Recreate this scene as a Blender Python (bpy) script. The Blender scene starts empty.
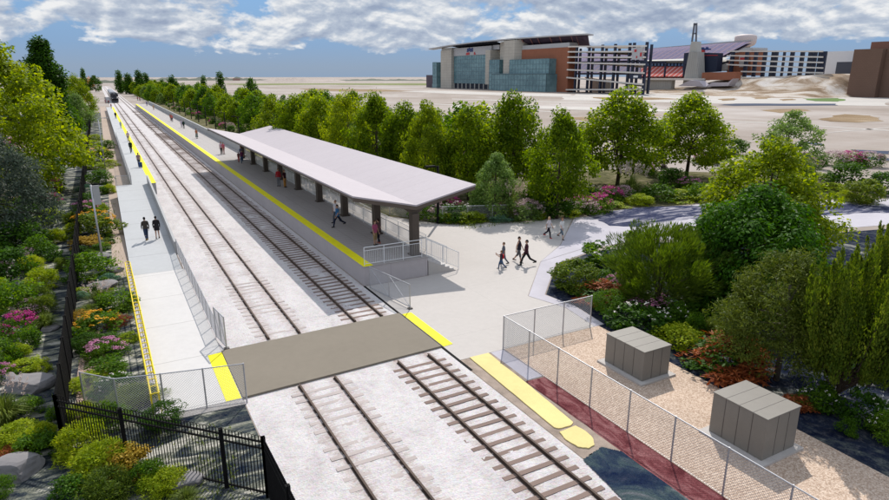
import bpy, bmesh, math, random
import numpy as np
from mathutils import Vector, Matrix
random.seed(7); rng = np.random.default_rng(7)
S = bpy.context.scene
COL = S.collection
R = math.radians

# ------------------------------------------------------------------ camera
CAM_H = 12.3; FPX = 610.0
PITCH = R(15.92); YAW = R(-28.784)
cam = bpy.data.cameras.new('camera'); cam.sensor_width = 36; cam.lens = FPX/889*36
cam.clip_end = 12000; cam.clip_start = .1
co = bpy.data.objects.new('camera', cam); COL.objects.link(co)
co.location = (0, 0, CAM_H); co.rotation_euler = (R(90)-PITCH, 0, YAW)
S.camera = co
Mrot = Matrix.Rotation(YAW, 3, 'Z') @ Matrix.Rotation(R(90)-PITCH, 3, 'X')
cR, cU, cF = Mrot @ Vector((1,0,0)), Mrot @ Vector((0,1,0)), Mrot @ Vector((0,0,-1))
EYE = Vector((0,0,CAM_H))
def ray(x, y): return cF*FPX + cR*(x-444.5) + cU*(250-y)
def at(x, y, z=0.0):                       # where a photo position meets the level z
    d = ray(x, y); return EYE + d*((z-CAM_H)/d.z)
def onX(x, y, X):
    d = ray(x, y); return EYE + d*(X/d.x)
def depth(P): return (Vector(P)-EYE).dot(cF)
def height_of(P, ty):                      # height of an upright thing at P whose tip shows at row ty
    lo, hi = 0.0, 80.0
    for _ in range(40):
        m = (lo+hi)/2; v = Vector((P[0],P[1],P[2]+m))-EYE
        y = 250-FPX*v.dot(cU)/v.dot(cF)
        if y > ty: lo = m
        else: hi = m
    return lo

# ------------------------------------------------------------------ materials
MATS = {}
def newmat(name):
    m = bpy.data.materials.new(name); m.use_nodes = True
    nt = m.node_tree; nt.nodes.clear()
    out = nt.nodes.new('ShaderNodeOutputMaterial')
    return m, nt, out
def N(nt, t, **kw):
    n = nt.nodes.new(t)
    for k, v in kw.items():
        if k.startswith('i_'): n.inputs[k[2:].replace('_',' ')].default_value = v
        else: setattr(n, k, v)
    return n
def ramp(nt, fac, stops, interp='LINEAR'):
    r = nt.nodes.new('ShaderNodeValToRGB'); cr = r.color_ramp; cr.interpolation = interp
    while len(cr.elements) < len(stops): cr.elements.new(.5)
    for e, (p, c) in zip(cr.elements, stops):
        e.position = p; e.color = (c[0],c[1],c[2],1)
    nt.links.new(fac, r.inputs[0]); return r.outputs[0]
def noise(nt, vec, scale, detail=4, rough=.55, dist=0):
    n = nt.nodes.new('ShaderNodeTexNoise'); n.inputs['Scale'].default_value = scale
    n.inputs['Detail'].default_value = detail; n.inputs['Roughness'].default_value = rough
    n.inputs['Distortion'].default_value = dist
    if vec is not None: nt.links.new(vec, n.inputs['Vector'])
    return n.outputs['Fac']
def mapping(nt, scale=(1,1,1), rot=(0,0,0), src='Object'):
    t = nt.nodes.new('ShaderNodeTexCoord'); m = nt.nodes.new('ShaderNodeMapping')
    m.inputs['Scale'].default_value = scale; m.inputs['Rotation'].default_value = rot
    nt.links.new(t.outputs[src], m.inputs[0]); return m.outputs[0]
def geo_pos(nt, scale=(1,1,1), rot=(0,0,0)):
    t = nt.nodes.new('ShaderNodeNewGeometry'); m = nt.nodes.new('ShaderNodeMapping')
    m.inputs['Scale'].default_value = scale; m.inputs['Rotation'].default_value = rot
    nt.links.new(t.outputs['Position'], m.inputs[0]); return m.outputs[0]
def mixc(nt, fac, a, b, mode='MIX'):
    m = nt.nodes.new('ShaderNodeMix'); m.data_type = 'RGBA'; m.blend_type = mode
    for k, v in ((0, fac), (6, a), (7, b)):
        if isinstance(v, (int, float)): m.inputs[k].default_value = v
        elif isinstance(v, (tuple, list)): m.inputs[k].default_value = (v[0],v[1],v[2],1)
        else: nt.links.new(v, m.inputs[k])
    return m.outputs[2]
def bump(nt, hgt, strength=.3, dist=.02):
    b = nt.nodes.new('ShaderNodeBump'); b.inputs['Strength'].default_value = strength
    b.inputs['Distance'].default_value = dist; nt.links.new(hgt, b.inputs['Height']); return b.outputs[0]
def principled(nt, out, col, rough=.7, metal=0, spec=.4, normal=None):
    p = nt.nodes.new('ShaderNodeBsdfPrincipled')
    if isinstance(col, (tuple, list)): p.inputs['Base Color'].default_value = (col[0],col[1],col[2],1)
    else: nt.links.new(col, p.inputs['Base Color'])
    p.inputs['Roughness'].default_value = rough; p.inputs['Metallic'].default_value = metal
    p.inputs['Specular IOR Level'].default_value = spec
    if normal is not None: nt.links.new(normal, p.inputs['Normal'])
    nt.links.new(p.outputs[0], out.inputs[0]); return p
def plain(name, col, rough=.6, metal=0, spec=.4, var=.12, vscale=3.0, fine=40):
    """a plain colour broken up by two scales of dirt"""
    if name in MATS: return MATS[name]
    m, nt, out = newmat(name); g = geo_pos(nt)
    n1 = noise(nt, g, vscale, 5); n2 = noise(nt, g, fine, 3)
    lo = tuple(c*(1-var*1.6) for c in col); hi = tuple(min(.95,c*(1+var)) for c in col)
    c1 = ramp(nt, n1, [(.3,lo),(.7,hi)])
    c2 = mixc(nt, .35, c1, ramp(nt, n2, [(.3,lo),(.7,hi)]))
    principled(nt, out, c2, rough, metal, spec)
    MATS[name] = m; return m

def mat_concrete(name, c, joint=None, jw=.012, rot=0, rough=.8, stain=.10, grain=60):
    m, nt, out = newmat(name); g = geo_pos(nt)
    n1 = noise(nt, g, .35, 6, .6); n2 = noise(nt, g, grain, 3, .6); n3 = noise(nt, g, 3.1, 5, .65)
    base = ramp(nt, n1, [(.25,tuple(x*(1-stain) for x in c)),(.75,tuple(min(.95,x*(1+stain*.5)) for x in c))])
    base = mixc(nt, .25, base, ramp(nt, n2, [(.25,tuple(x*.72 for x in c)),(.75,tuple(min(.95,x*1.15) for x in c))]))
    base = mixc(nt, .22, base, ramp(nt, n3, [(.3,tuple(x*.8 for x in c)),(.7,tuple(min(.95,x*1.1) for x in c))]))
    if joint:
        br = N(nt,'ShaderNodeTexBrick'); br.offset = 0; br.squash = 1
        br.inputs['Scale'].default_value = 1; br.inputs['Mortar Size'].default_value = jw
        br.inputs['Brick Width'].default_value = joint[0]; br.inputs['Row Height'].default_value = joint[1]
        br.inputs['Mortar Smooth'].default_value = .2
        nt.links.new(geo_pos(nt, rot=(0,0,rot)), br.inputs['Vector'])
        base = mixc(nt, br.outputs['Fac'], base, tuple(x*.62 for x in c))
    principled(nt, out, base, rough, 0, .3, bump(nt, n2, .15, .01))
    MATS[name] = m; return m

def leafmat(name, stops, trans=.35, rough=.55):
    """leaf colour varies leaf by leaf and clump by clump"""
    m, nt, out = newmat(name)
    g = N(nt,'ShaderNodeNewGeometry'); oi = N(nt,'ShaderNodeObjectInfo')
    n1 = noise(nt, g.outputs['Position'], .9, 3)
    a = N(nt,'ShaderNodeMath', operation='MULTIPLY_ADD'); nt.links.new(g.outputs['Random Per Island'], a.inputs[0])
    a.inputs[1].default_value = .55
    b = N(nt,'ShaderNodeMath', operation='MULTIPLY_ADD'); nt.links.new(n1, b.inputs[0]); b.inputs[1].default_value = .9; b.inputs[2].default_value = -.28
    nt.links.new(b.outputs[0], a.inputs[2])
    c = N(nt,'ShaderNodeMath', operation='MULTIPLY_ADD'); nt.links.new(oi.outputs['Random'], c.inputs[0]); c.inputs[1].default_value = .22
    nt.links.new(a.outputs[0], c.inputs[2])
    col = ramp(nt, c.outputs[0], stops)
    p = N(nt,'ShaderNodeBsdfPrincipled'); nt.links.new(col, p.inputs['Base Color'])
    p.inputs['Roughness'].default_value = rough; p.inputs['Specular IOR Level'].default_value = .10
    t = N(nt,'ShaderNodeBsdfTranslucent')
    hs = N(nt,'ShaderNodeHueSaturation'); hs.inputs['Value'].default_value = 1.85; hs.inputs['Saturation'].default_value = 1.1
    hs.inputs['Hue'].default_value = .492
    nt.links.new(col, hs.inputs['Color']); nt.links.new(hs.outputs[0], t.inputs[0])
    mx = N(nt,'ShaderNodeMixShader'); mx.inputs[0].default_value = trans
    nt.links.new(p.outputs[0], mx.inputs[1]); nt.links.new(t.outputs[0], mx.inputs[2])
    nt.links.new(mx.outputs[0], out.inputs[0]); MATS[name] = m; return m

# ------------------------------------------------------------------ mesh builder
ORIG = {}
def tag(o, label=None, cat=None, group=None, kind=None):
    if label: o['label'] = label
    if cat: o['category'] = cat
    if group: o['group'] = group
    if kind: o['kind'] = kind
    return o
def empty(name, loc, label=None, cat=None, group=None):
    o = bpy.data.objects.new(name, None); COL.objects.link(o); o.location = loc; o.empty_display_size = .3
    ORIG[o.name] = Vector(loc); return tag(o, label, cat, group)
def origin_of(o): return ORIG.get(o.name, Vector((0,0,0)))
class MB:
    def __init__(s): s.v = []; s.f = []; s.mi = []; s.cur = 0
    def add(s, vs, fs):
        n = len(s.v); s.v += [tuple(p) for p in vs]; s.f += [tuple(i+n for i in f) for f in fs]; s.mi += [s.cur]*len(fs); return s
    def box(s, a, b):
        x0,y0,z0 = a; x1,y1,z1 = b
        return s.add([(x0,y0,z0),(x1,y0,z0),(x1,y1,z0),(x0,y1,z0),(x0,y0,z1),(x1,y0,z1),(x1,y1,z1),(x0,y1,z1)],
              [(0,3,2,1),(4,5,6,7),(0,1,5,4),(1,2,6,5),(2,3,7,6),(3,0,4,7)])
    def bar(s, p, q, w, h, up=(0,0,1)):           # rectangular bar from p to q
        p, q = Vector(p), Vector(q); d = (q-p).normalized(); u = Vector(up)
        if abs(d.dot(u)) > .99: u = Vector((1,0,0))
        r = d.cross(u).normalized()*w/2; u = r.cross(d).normalized()*h/2
        c = [p-r-u,p+r-u,p+r+u,p-r+u,q-r-u,q+r-u,q+r+u,q-r+u]
        return s.add(c, [(0,1,2,3),(7,6,5,4),(0,4,5,1),(1,5,6,2),(2,6,7,3),(3,7,4,0)])
    def tube(s, pts, r, n=6, caps=True):
        pts = [Vector(p) for p in pts]; rr = r if isinstance(r,(list,tuple)) else [r]*len(pts)
        base = len(s.v); vs = []; fs = []
        for i, p in enumerate(pts):
            d = (pts[min(i+1,len(pts)-1)]-pts[max(i-1,0)])
            d = d.normalized() if d.length > 1e-9 else Vector((0,0,1))
            u = Vector((0,0,1)) if abs(d.z) < .95 else Vector((1,0,0))
            a = d.cross(u).normalized(); b = a.cross(d)
            for k in range(n):
                t = 2*math.pi*k/n; vs.append(p+(a*math.cos(t)+b*math.sin(t))*rr[i])
        for i in range(len(pts)-1):
            for k in range(n):
                k2 = (k+1)%n; fs.append((i*n+k, i*n+k2, (i+1)*n+k2, (i+1)*n+k))
        if caps: fs.append(tuple(range(n))[::-1]); fs.append(tuple((len(pts)-1)*n+k for k in range(n)))
        return s.add(vs, fs)
    def prism(s, poly, z0, z1):
        n = len(poly)
        vs = [(p[0],p[1],z0) for p in poly]+[(p[0],p[1],z1) for p in poly]
        fs = [tuple(range(n))[::-1], tuple(range(n,2*n))]+[(i,(i+1)%n,n+(i+1)%n,n+i) for i in range(n)]
        return s.add(vs, fs)
    def sheet(s, poly, z):
        return s.add([(p[0],p[1],z) for p in poly], [tuple(range(len(poly)))])
    def build(s, name, mat, parent=None, smooth=False, bevel=0):
        off = Vector((0,0,0)); q = parent
        while q is not None: off += q.location; q = q.parent
        me = bpy.data.meshes.new(name)
        me.from_pydata([tuple(Vector(p)-off) for p in s.v], [], s.f); me.validate()
        mats = mat if isinstance(mat,(list,tuple)) else [mat]
        for m in mats: me.materials.append(m)
        if len(mats) > 1:
            for p, i in zip(me.polygons, s.mi): p.material_index = i
        bm = bmesh.new(); bm.from_mesh(me); bmesh.ops.recalc_face_normals(bm, faces=bm.faces[:]); bm.to_mesh(me); bm.free()
        if smooth: me.shade_smooth()
        o = bpy.data.objects.new(name, me); COL.objects.link(o)
        if parent is not None: o.parent = parent
        if bevel:
            b = o.modifiers.new('bevel','BEVEL'); b.width = bevel; b.segments = 2; b.limit_method = 'ANGLE'
        return o
def structure(name, mb, mat):
    return tag(mb.build(name, mat), kind='structure')
def recalc_up(o): return o

# ------------------------------------------------------------------ world and sun
SUN_EL = R(46.5); SUN_AZ = math.atan2(.61, .79)      # from +Y towards +X
w = bpy.data.worlds.new('World'); S.world = w; w.use_nodes = True
nt = w.node_tree; nt.nodes.clear()
wo = N(nt,'ShaderNodeOutputWorld'); bg = N(nt,'ShaderNodeBackground')
sky = N(nt,'ShaderNodeTexSky'); sky.sky_type = 'NISHITA'; sky.sun_disc = False
sky.sun_elevation = SUN_EL; sky.sun_rotation = SUN_AZ; sky.air_density = 1.0; sky.dust_density = .3; sky.ozone_density = 2.0
tc = N(nt,'ShaderNodeTexCoord')
sx = N(nt,'ShaderNodeSeparateXYZ'); nt.links.new(tc.outputs['Generated'], sx.inputs[0])
mz = N(nt,'ShaderNodeMath', operation='MAXIMUM'); nt.links.new(sx.outputs[2], mz.inputs[0]); mz.inputs[1].default_value = 0.0
# cloud plane coordinates: flattened towards the horizon
zz = N(nt,'ShaderNodeMath', operation='ADD'); nt.links.new(mz.outputs[0], zz.inputs[0]); zz.inputs[1].default_value = .38
def div(a):
    d = N(nt,'ShaderNodeMath', operation='DIVIDE'); nt.links.new(a, d.inputs[0]); nt.links.new(zz.outputs[0], d.inputs[1]); return d.outputs[0]
cx_ = N(nt,'ShaderNodeCombineXYZ'); nt.links.new(div(sx.outputs[0]), cx_.inputs[0]); nt.links.new(div(sx.outputs[1]), cx_.inputs[1])
CS = 1.0
n1 = noise(nt, cx_.outputs[0], 3.7, 11, .61, .15)
mp2 = N(nt,'ShaderNodeMapping'); nt.links.new(cx_.outputs[0], mp2.inputs[0]); mp2.inputs['Location'].default_value = (-.022,-.030,0)
n2 = noise(nt, mp2.outputs[0], 3.7, 6, .55, .15)
# cover grows with elevation: clear band close to the horizon
cov = N(nt,'ShaderNodeMapRange'); nt.links.new(mz.outputs[0], cov.inputs[0])
cov.inputs[1].default_value = .016; cov.inputs[2].default_value = .062; cov.inputs[3].default_value = -.18; cov.inputs[4].default_value = .135
ad = N(nt,'ShaderNodeMath', operation='ADD'); nt.links.new(n1, ad.inputs[0]); nt.links.new(cov.outputs[0], ad.inputs[1])
msk = ramp(nt, ad.outputs[0], [(.495,(0,0,0)),(.53,(.62,.62,.62)),(.575,(1,1,1))])
sb_ = N(nt,'ShaderNodeMath', operation='SUBTRACT'); nt.links.new(n1, sb_.inputs[0]); nt.links.new(n2, sb_.inputs[1])
sh = N(nt,'ShaderNodeMath', operation='MULTIPLY_ADD'); nt.links.new(sb_.outputs[0], sh.inputs[0]); sh.inputs[1].default_value = 2.6; sh.inputs[2].default_value = .5
ccol = ramp(nt, sh.outputs[0], [(.22,(.33,.40,.54)),(.48,(.50,.57,.68)),(.74,(.90,.91,.92))])
vb = N(nt,'ShaderNodeMapRange'); nt.links.new(mz.outputs[0], vb.inputs[0]); vb.inputs[1].default_value = .13; vb.inputs[2].default_value = .5; vb.inputs[3].default_value = 9.6; vb.inputs[4].default_value = 14.0  # clouds overhead, out of view, brightened to add ambient fill
vm = N(nt,'ShaderNodeVectorMath', operation='SCALE'); nt.links.new(ccol, vm.inputs[0]); nt.links.new(vb.outputs[0], vm.inputs['Scale']); ccol = vm.outputs[0]
hz = ramp(nt, mz.outputs[0], [(0,(1,1,1)),(.055,(.9,.9,.9)),(.12,(.75,.75,.75)),(.4,(.0,.0,.0))])
lowb = ramp(nt, mz.outputs[0], [(.012,(.28,.372,.505)),(.045,(.21,.36,.60)),(.11,(.17,.37,.70))])
vl = N(nt,'ShaderNodeVectorMath', operation='SCALE'); nt.links.new(lowb, vl.inputs[0]); vl.inputs['Scale'].default_value = 10.0
blue = mixc(nt, hz, sky.outputs[0], vl.outputs[0])
skyc = mixc(nt, msk, blue, ccol)
nt.links.new(skyc, bg.inputs[0]); bg.inputs[1].default_value = .10
nt.links.new(bg.outputs[0], wo.inputs[0])
sl = bpy.data.lights.new('sun','SUN'); sl.energy = 4.6; sl.angle = R(.5); sl.color = (1,.945,.865)
so = bpy.data.objects.new('sun', sl); COL.objects.link(so)
sd = Vector((math.sin(SUN_AZ)*math.cos(SUN_EL), math.cos(SUN_AZ)*math.cos(SUN_EL), math.sin(SUN_EL)))
so.rotation_euler = sd.to_track_quat('Z','Y').to_euler(); so.location = (0,0,60)
vs = S.view_settings; vs.view_transform = 'Standard'; vs.look = 'None'; vs.exposure = 0; vs.gamma = 1; vs.use_curve_mapping = False
S.render.resolution_x = 1024; S.render.resolution_y = 576; S.render.engine = 'CYCLES'
S.cycles.max_bounces = 6; S.cycles.transparent_max_bounces = 12

# ------------------------------------------------------------------ surface materials
def mat_lot():
    m, nt, out = newmat('lot'); g = geo_pos(nt)
    a = noise(nt, geo_pos(nt,(1,.6,1),(0,0,.6)), .016, 8, .66, .8); b = noise(nt, g, .09, 6, .6); c = noise(nt, g, 2.2, 5, .65); d = noise(nt, geo_pos(nt,(.25,1,1),(0,0,.5)), .03, 5, .6, .6)
    col = ramp(nt, a, [(.38,(.165,.12,.088)),(.455,(.26,.213,.182)),(.53,(.315,.268,.238)),(.60,(.46,.425,.41))])
    col = mixc(nt, .38, col, ramp(nt, d, [(.37,(.18,.14,.11)),(.5,(.285,.243,.215)),(.62,(.46,.425,.41))]))
    col = mixc(nt, .30, col, ramp(nt, b, [(.3,(.19,.155,.13)),(.7,(.365,.325,.30))]))
    col = mixc(nt, .2, col, ramp(nt, c, [(.3,(.17,.14,.12)),(.7,(.36,.315,.29))]))
    principled(nt, out, col, .9, 0, .2); return m
def mat_ballast():
    m, nt, out = newmat('ballast'); g = geo_pos(nt)
    a = noise(nt, geo_pos(nt,(1.0,.55,1)), .9, 6, .62, .5); b = noise(nt, geo_pos(nt,(1.0,2.2,1)), 4.2, 7, .72, .5); c = noise(nt, g, 16, 4, .7)
    v = N(nt,'ShaderNodeTexVoronoi'); v.inputs['Scale'].default_value = 17; nt.links.new(g, v.inputs['Vector'])
    col = ramp(nt, a, [(.34,(.37,.345,.36)),(.45,(.47,.445,.45)),(.57,(.57,.55,.555))])
    col = mixc(nt, .42, col, ramp(nt, b, [(.36,(.25,.195,.18)),(.45,(.44,.395,.395)),(.58,(.57,.55,.555))]))
    col = mixc(nt, .22, col, ramp(nt, c, [(.3,(.26,.225,.22)),(.6,(.60,.58,.58))]))
    col = mixc(nt, .10, col, mixc(nt, 1, v.outputs['Color'], (.6,.57,.57), 'MULTIPLY'))
    s = N(nt,'ShaderNodeSeparateXYZ'); nt.links.new(g, s.inputs[0])
    def dist(a, off):
        q = N(nt,'ShaderNodeMath', operation='SUBTRACT'); nt.links.new(a, q.inputs[0]); q.inputs[1].default_value = off
        r_ = N(nt,'ShaderNodeMath', operation='ABSOLUTE'); nt.links.new(q.outputs[0], r_.inputs[0]); return r_.outputs[0]
    dc = dist(dist(s.outputs[0], 8.635), 2.225); dr = dist(dc, .755)      # rust and grease shed beside the rails
    rs = ramp(nt, dr, [(.02,(1,1,1)),(.20,(.55,.55,.55)),(.55,(0,0,0))]); k = N(nt,'ShaderNodeMath', operation='MULTIPLY')
    nt.links.new(rs, k.inputs[0]); nt.links.new(ramp(nt, b, [(.38,(1,1,1)),(.62,(.12,.12,.12))]), k.inputs[1])
    col = mixc(nt, k.outputs[0], col, (.27,.195,.165))
    principled(nt, out, col, .95, 0, .15, bump(nt, v.outputs['Distance'], .5, .03)); return m
def mat_gravel(name, lo, mid, hi, scale=26):
    m, nt, out = newmat(name); g = geo_pos(nt)
    v = N(nt,'ShaderNodeTexVoronoi'); v.inputs['Scale'].default_value = scale; nt.links.new(g, v.inputs['Vector'])
    s = N(nt,'ShaderNodeSeparateColor'); nt.links.new(v.outputs['Color'], s.inputs[0])
    a = noise(nt, g, .5, 5)
    col = ramp(nt, s.outputs[0], [(0,lo),(.45,mid),(1,hi)])
    col = mixc(nt, .35, col, ramp(nt, a, [(.3,tuple(x*.7 for x in mid)),(.7,tuple(min(.9,x*1.2) for x in mid))]))
    principled(nt, out, col, .9, 0, .2, bump(nt, v.outputs['Distance'], .6, .03)); return m
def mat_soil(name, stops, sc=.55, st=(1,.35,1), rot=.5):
    """rough garden soil: dark tone (painted shade in the gardens), pale stone scatter and moss in drawn-out patches"""
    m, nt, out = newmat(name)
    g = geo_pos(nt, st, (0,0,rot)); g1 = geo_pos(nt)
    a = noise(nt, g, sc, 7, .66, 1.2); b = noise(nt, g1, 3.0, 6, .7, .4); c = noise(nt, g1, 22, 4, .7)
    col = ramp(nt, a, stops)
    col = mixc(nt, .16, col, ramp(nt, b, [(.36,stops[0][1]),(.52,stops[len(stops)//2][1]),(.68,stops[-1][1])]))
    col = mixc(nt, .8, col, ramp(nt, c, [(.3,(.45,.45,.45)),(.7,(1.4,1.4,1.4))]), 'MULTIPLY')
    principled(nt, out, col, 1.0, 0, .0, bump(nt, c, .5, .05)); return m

M_LOT = mat_lot(); M_BALL = mat_ballast()
M_PLAZA = mat_concrete('plaza_concrete', (.435,.405,.385), (6.0,6.0), .006, 0, .85, .07)
M_PATH = mat_concrete('path_concrete', (.52,.505,.50), (20,4.6), .025, 0, .85, .07)
M_RAMP = mat_concrete('ramp_concrete', (.40,.408,.42), (20,4.6), .035, 0, .85, .08)
M_ROAD = mat_concrete('road_lilac', (.43,.41,.455), None, 0, 0, .9, .22)
M_ASPH = mat_concrete('crossing_asphalt', (.19,.165,.132), None, 0, 0, .9, .12, 90)
M_DECK = mat_concrete('platform_deck', (.36,.335,.325), (1.1,.55), .014, 0, .85, .12)
M_PWALL = mat_concrete('platform_wall', (.43,.395,.405), (2.4,20), .012, 0, .85, .14)
M_GREYW = mat_concrete('grey_wall', (.36,.36,.365), None, 0, 0, .8, .12)
M_YEL = plain('yellow_tactile', (.80,.73,.003), .7, 0, .3, .06)
M_TAN = mat_gravel('tan_gravel', (.28,.19,.135), (.46,.345,.265), (.70,.58,.48), 24)
M_TANFLAT = mat_concrete('tan_strip', (.37,.29,.235), None, 0, 0, .9, .18)
M_RAIL = plain('rail_steel', (.085,.058,.045), .7, 0, .2, .35, .6, 8)
M_TIEA = mat_concrete('tie_pale', (.40,.35,.335), None, 0, 0, .95, .3)
M_TIEB = mat_concrete('tie_brown', (.20,.145,.125), None, 0, 0, .95, .3)
M_GALV = plain('galvanised', (.42,.42,.44), .45, .55, .5, .1)
M_WIRE = plain('fence_wire', (.44,.44,.46), .5, .3, .5, .08)
M_BLACK = plain('black_paint', (.010,.0095,.010), .8, 0, .08, .2)
M_WHITE = plain('white_paint', (.66,.67,.69), .5, 0, .4, .05)
M_YRAIL = plain('yellow_paint', (.74,.57,.010), .5, 0, .4, .08)
M_BROWN = plain('brown_column', (.075,.058,.046), .6, 0, .35, .12)
M_ROOF = mat_concrete('roof_panel', (.40,.362,.388), (30,2.0), .012, 0, .75, .06, 20)
M_HUT = mat_concrete('cabinet_metal', (.20,.185,.165), None, 0, 0, .55, .12, 30)
M_SEAM = plain('seam_dark', (.08,.07,.065), .6)
M_DARKBROWN = plain('fascia_brown', (.10,.075,.06), .6)

# ------------------------------------------------------------------ ground and paving
structure('ground', MB().sheet([(-6000,-400),(7000,-400),(7000,7000),(-6000,7000)], 0), M_LOT)
M_SOILL = mat_soil('soil_left', [(.42,(.008,.014,.032)),(.48,(.03,.042,.052)),(.54,(.17,.175,.14)),(.60,(.44,.42,.37))], .75, (.55,1.6,1), .35)  # navy stops are shadow patches painted into the soil colour
M_SOILR = mat_soil('soil_right', [(.42,(.005,.008,.026)),(.53,(.014,.020,.042)),(.60,(.08,.09,.085)),(.68,(.38,.36,.33))], .5, (1,.5,1), .7)  # deep shade under the trees painted into this soil as navy
M_BED = mat_soil('bed_soil', [(.30,(.05,.055,.03)),(.5,(.12,.115,.06)),(.7,(.28,.23,.17))], .4, (1,1,1), 0)
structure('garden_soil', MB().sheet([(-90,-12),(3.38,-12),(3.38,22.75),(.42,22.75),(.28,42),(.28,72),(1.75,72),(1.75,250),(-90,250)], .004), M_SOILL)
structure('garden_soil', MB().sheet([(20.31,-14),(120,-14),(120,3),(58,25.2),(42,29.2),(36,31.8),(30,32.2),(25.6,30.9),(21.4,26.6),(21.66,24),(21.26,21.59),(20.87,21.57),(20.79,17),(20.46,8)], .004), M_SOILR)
structure('garden_bed', MB().sheet([(20.8,60),(21.5,50.4),(24.5,45.4),(31,42.6),(36.5,41.9),(43,41),(51,40.6),(70,33.2),(76,38),(72,52),(60,62),(46,64),(44,120),(43,420),(21.5,420),(20.6,95)], .004), M_BED)
def ballast():
    from mathutils import noise as mn
    vs = []; fs = []; nx = 92; x0 = 3.42; x1 = 12.54
    for y0, y1, st in ((6.0,22.7,.10),(28.0,62.0,.10),(62.0,150.0,.30)):
        ny = int((y1-y0)/st); base = len(vs)
        for j in range(ny+1):
            y = y0+(y1-y0)*j/ny
            for i in range(nx+1):
                x = x0+(x1-x0)*i/nx
                e = max(0, min(1, min(i, nx-i)/6, (6 if y0 in (28.0,62.0) and 61.0 < y < 63.0 else min(j, ny-j))/6))
                p = Vector((x*2.1,y*2.1,0)); n = mn.noise(p)*.5+mn.noise(p*2.7)*.35+mn.noise(p*6.1)*.25
                wa = max(0, 1-abs(x-6.41)/1.9); wb = max(0, 1-abs(x-10.86)/1.9)
                big = mn.noise(Vector((x*.5,y*.35,3)))
                h = .016+.026*n+wa*(.016+.016*big)-wb*(.001-.028*big)
                for rx in (5.655,7.165,10.105,11.615):
                    d = abs(x-rx)
                    if d < .22: h = min(h, .03+.02*n)
                vs.append((x,y,max(.0065,.0065+h*e)))
        for j in range(ny):
            for i in range(nx):
                a = base+j*(nx+1)+i; fs.append((a,a+1,a+nx+2,a+nx+1))
    b = MB(); b.add(vs, fs)
    for y0, y1 in ((-14,6.0),(22.7,28.0),(150.0,900)): b.sheet([(x0,y0),(x1,y0),(x1,y1),(x0,y1)], .0065)
    o = structure('ballast', b, M_BALL); o.data.shade_smooth()
ballast()
structure('plaza', MB().sheet([(12.55,21.6),(20.6,21.6),(21.0,24.4),(20.3,26.9),(25.1,32),(29.1,34.8),(36,41.5),(31,42.2),(24.5,45.0),(21.4,50),(20.7,60),(20.4,95),(17,95),(17,33),(12.55,33)], .010), M_PLAZA)
structure('path', MB().sheet([(25.12,32),(30,33.2),(36,32.6),(42,30.2),(58,26.3),(130,2),(130,12),(70,32.6),(51,40.1),(42.5,40.4),(36.1,41.4),(29.15,34.78)], .014), M_ROAD)
structure('path_border', MB().sheet([(20.62,21.6),(21.25,21.6),(21.65,24.4),(21.3,26.6),(25.6,31),(30,32.4),(30,33.15),(25.1,31.96),(20.34,26.88),(21.04,24.4)], .012), M_ROAD)
structure('gravel_pad', MB().sheet([(15.02,-14),(20.30,-14),(20.45,8),(20.78,17),(20.85,21.58),(15.02,21.58)], .012), M_TAN)
def wobble(P, k, amp, seed, keep=lambda x, y: False):
    out = []; rr = random.Random(seed); n = len(P)
    for i in range(n):
        a, c = Vector(P[i]), Vector(P[(i+1)%n])
        for j in range(k):
            p = a.lerp(c, j/k)
            if not keep(p.x, p.y): p += Vector((rr.uniform(-1,1)*amp, rr.uniform(-1,1)*amp))
            out.append((p.x,p.y))
    return out
M_RED = mat_soil('red_paving', [(.36,(.11,.03,.035)),(.48,(.19,.06,.065)),(.62,(.33,.15,.15))], 1.1, (1.6,.7,1), 0)
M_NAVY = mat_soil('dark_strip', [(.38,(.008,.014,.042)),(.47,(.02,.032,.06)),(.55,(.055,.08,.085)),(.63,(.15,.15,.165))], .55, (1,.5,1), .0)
M_YISL = mat_concrete('faded_yellow', (.66,.55,.24), None, 0, 0, .9, .25)
structure('red_strip', MB().sheet(wobble([(13.75,-14),(15.0,-14),(15.0,18.5),(14.05,18.55)], 60, .02, 3, lambda x,y: x > 14.97), .012), M_RED)
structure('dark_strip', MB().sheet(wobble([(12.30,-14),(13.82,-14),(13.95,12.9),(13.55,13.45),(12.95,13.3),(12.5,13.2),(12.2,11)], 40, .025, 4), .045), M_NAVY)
structure('pale_strip', MB().sheet([(14.2,18.6),(15.0,18.6),(15.0,21.58),(14.3,21.58)], .014), M_ROAD)
structure('dirt_strip', MB().sheet([(12.58,13.0),(14.04,13.0),(14.3,21.58),(12.58,21.58)], .008), plain('strip_base', (.30,.24,.20), .9, 0, .2, .3, 1.5))
structure('yellow_island', MB().prism(wobble([(13.15,21.56),(14.15,21.56),(13.95,18),(13.72,15.12),(13.5,15.0),(13.0,15.05),(12.88,15.2),(13.05,19)], 6, .010, 5), 0, .05), M_YISL)
structure('yellow_island', MB().prism(wobble([(12.86,14.86),(13.64,14.9),(13.72,14.5),(13.66,14.0),(13.4,13.65),(13.1,13.6),(12.84,13.85),(12.76,14.4)], 4, .012, 6), 0, .05), M_YISL)
structure('tan_strip', MB().sheet([(-.75,42.3),(.27,42.3),(.27,72),(1.74,72),(1.74,300),(-.2,300),(-.5,72)], .010), M_TANFLAT)
M_PATHSHADE = mat_soil('painted_shade_streak', [(.40,(.012,.018,.055)),(.50,(.035,.045,.09)),(.57,(.22,.215,.26)),(.64,(.40,.385,.43))], .55, (.45,1.5,1), .35)  # tree shade on the path, painted as navy streaks on flat sheets
structure('painted_shade_patch', MB().sheet(wobble([at(x,y)[:2] for x,y in ((588,216),(612,211),(640,207.5),(672,206),(703,206),(735,210),(742,216),(715,221),(690,219),(660,223),(636,227),(610,226),(600,221))], 6, .12, 8), .020), M_PATHSHADE)
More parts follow.
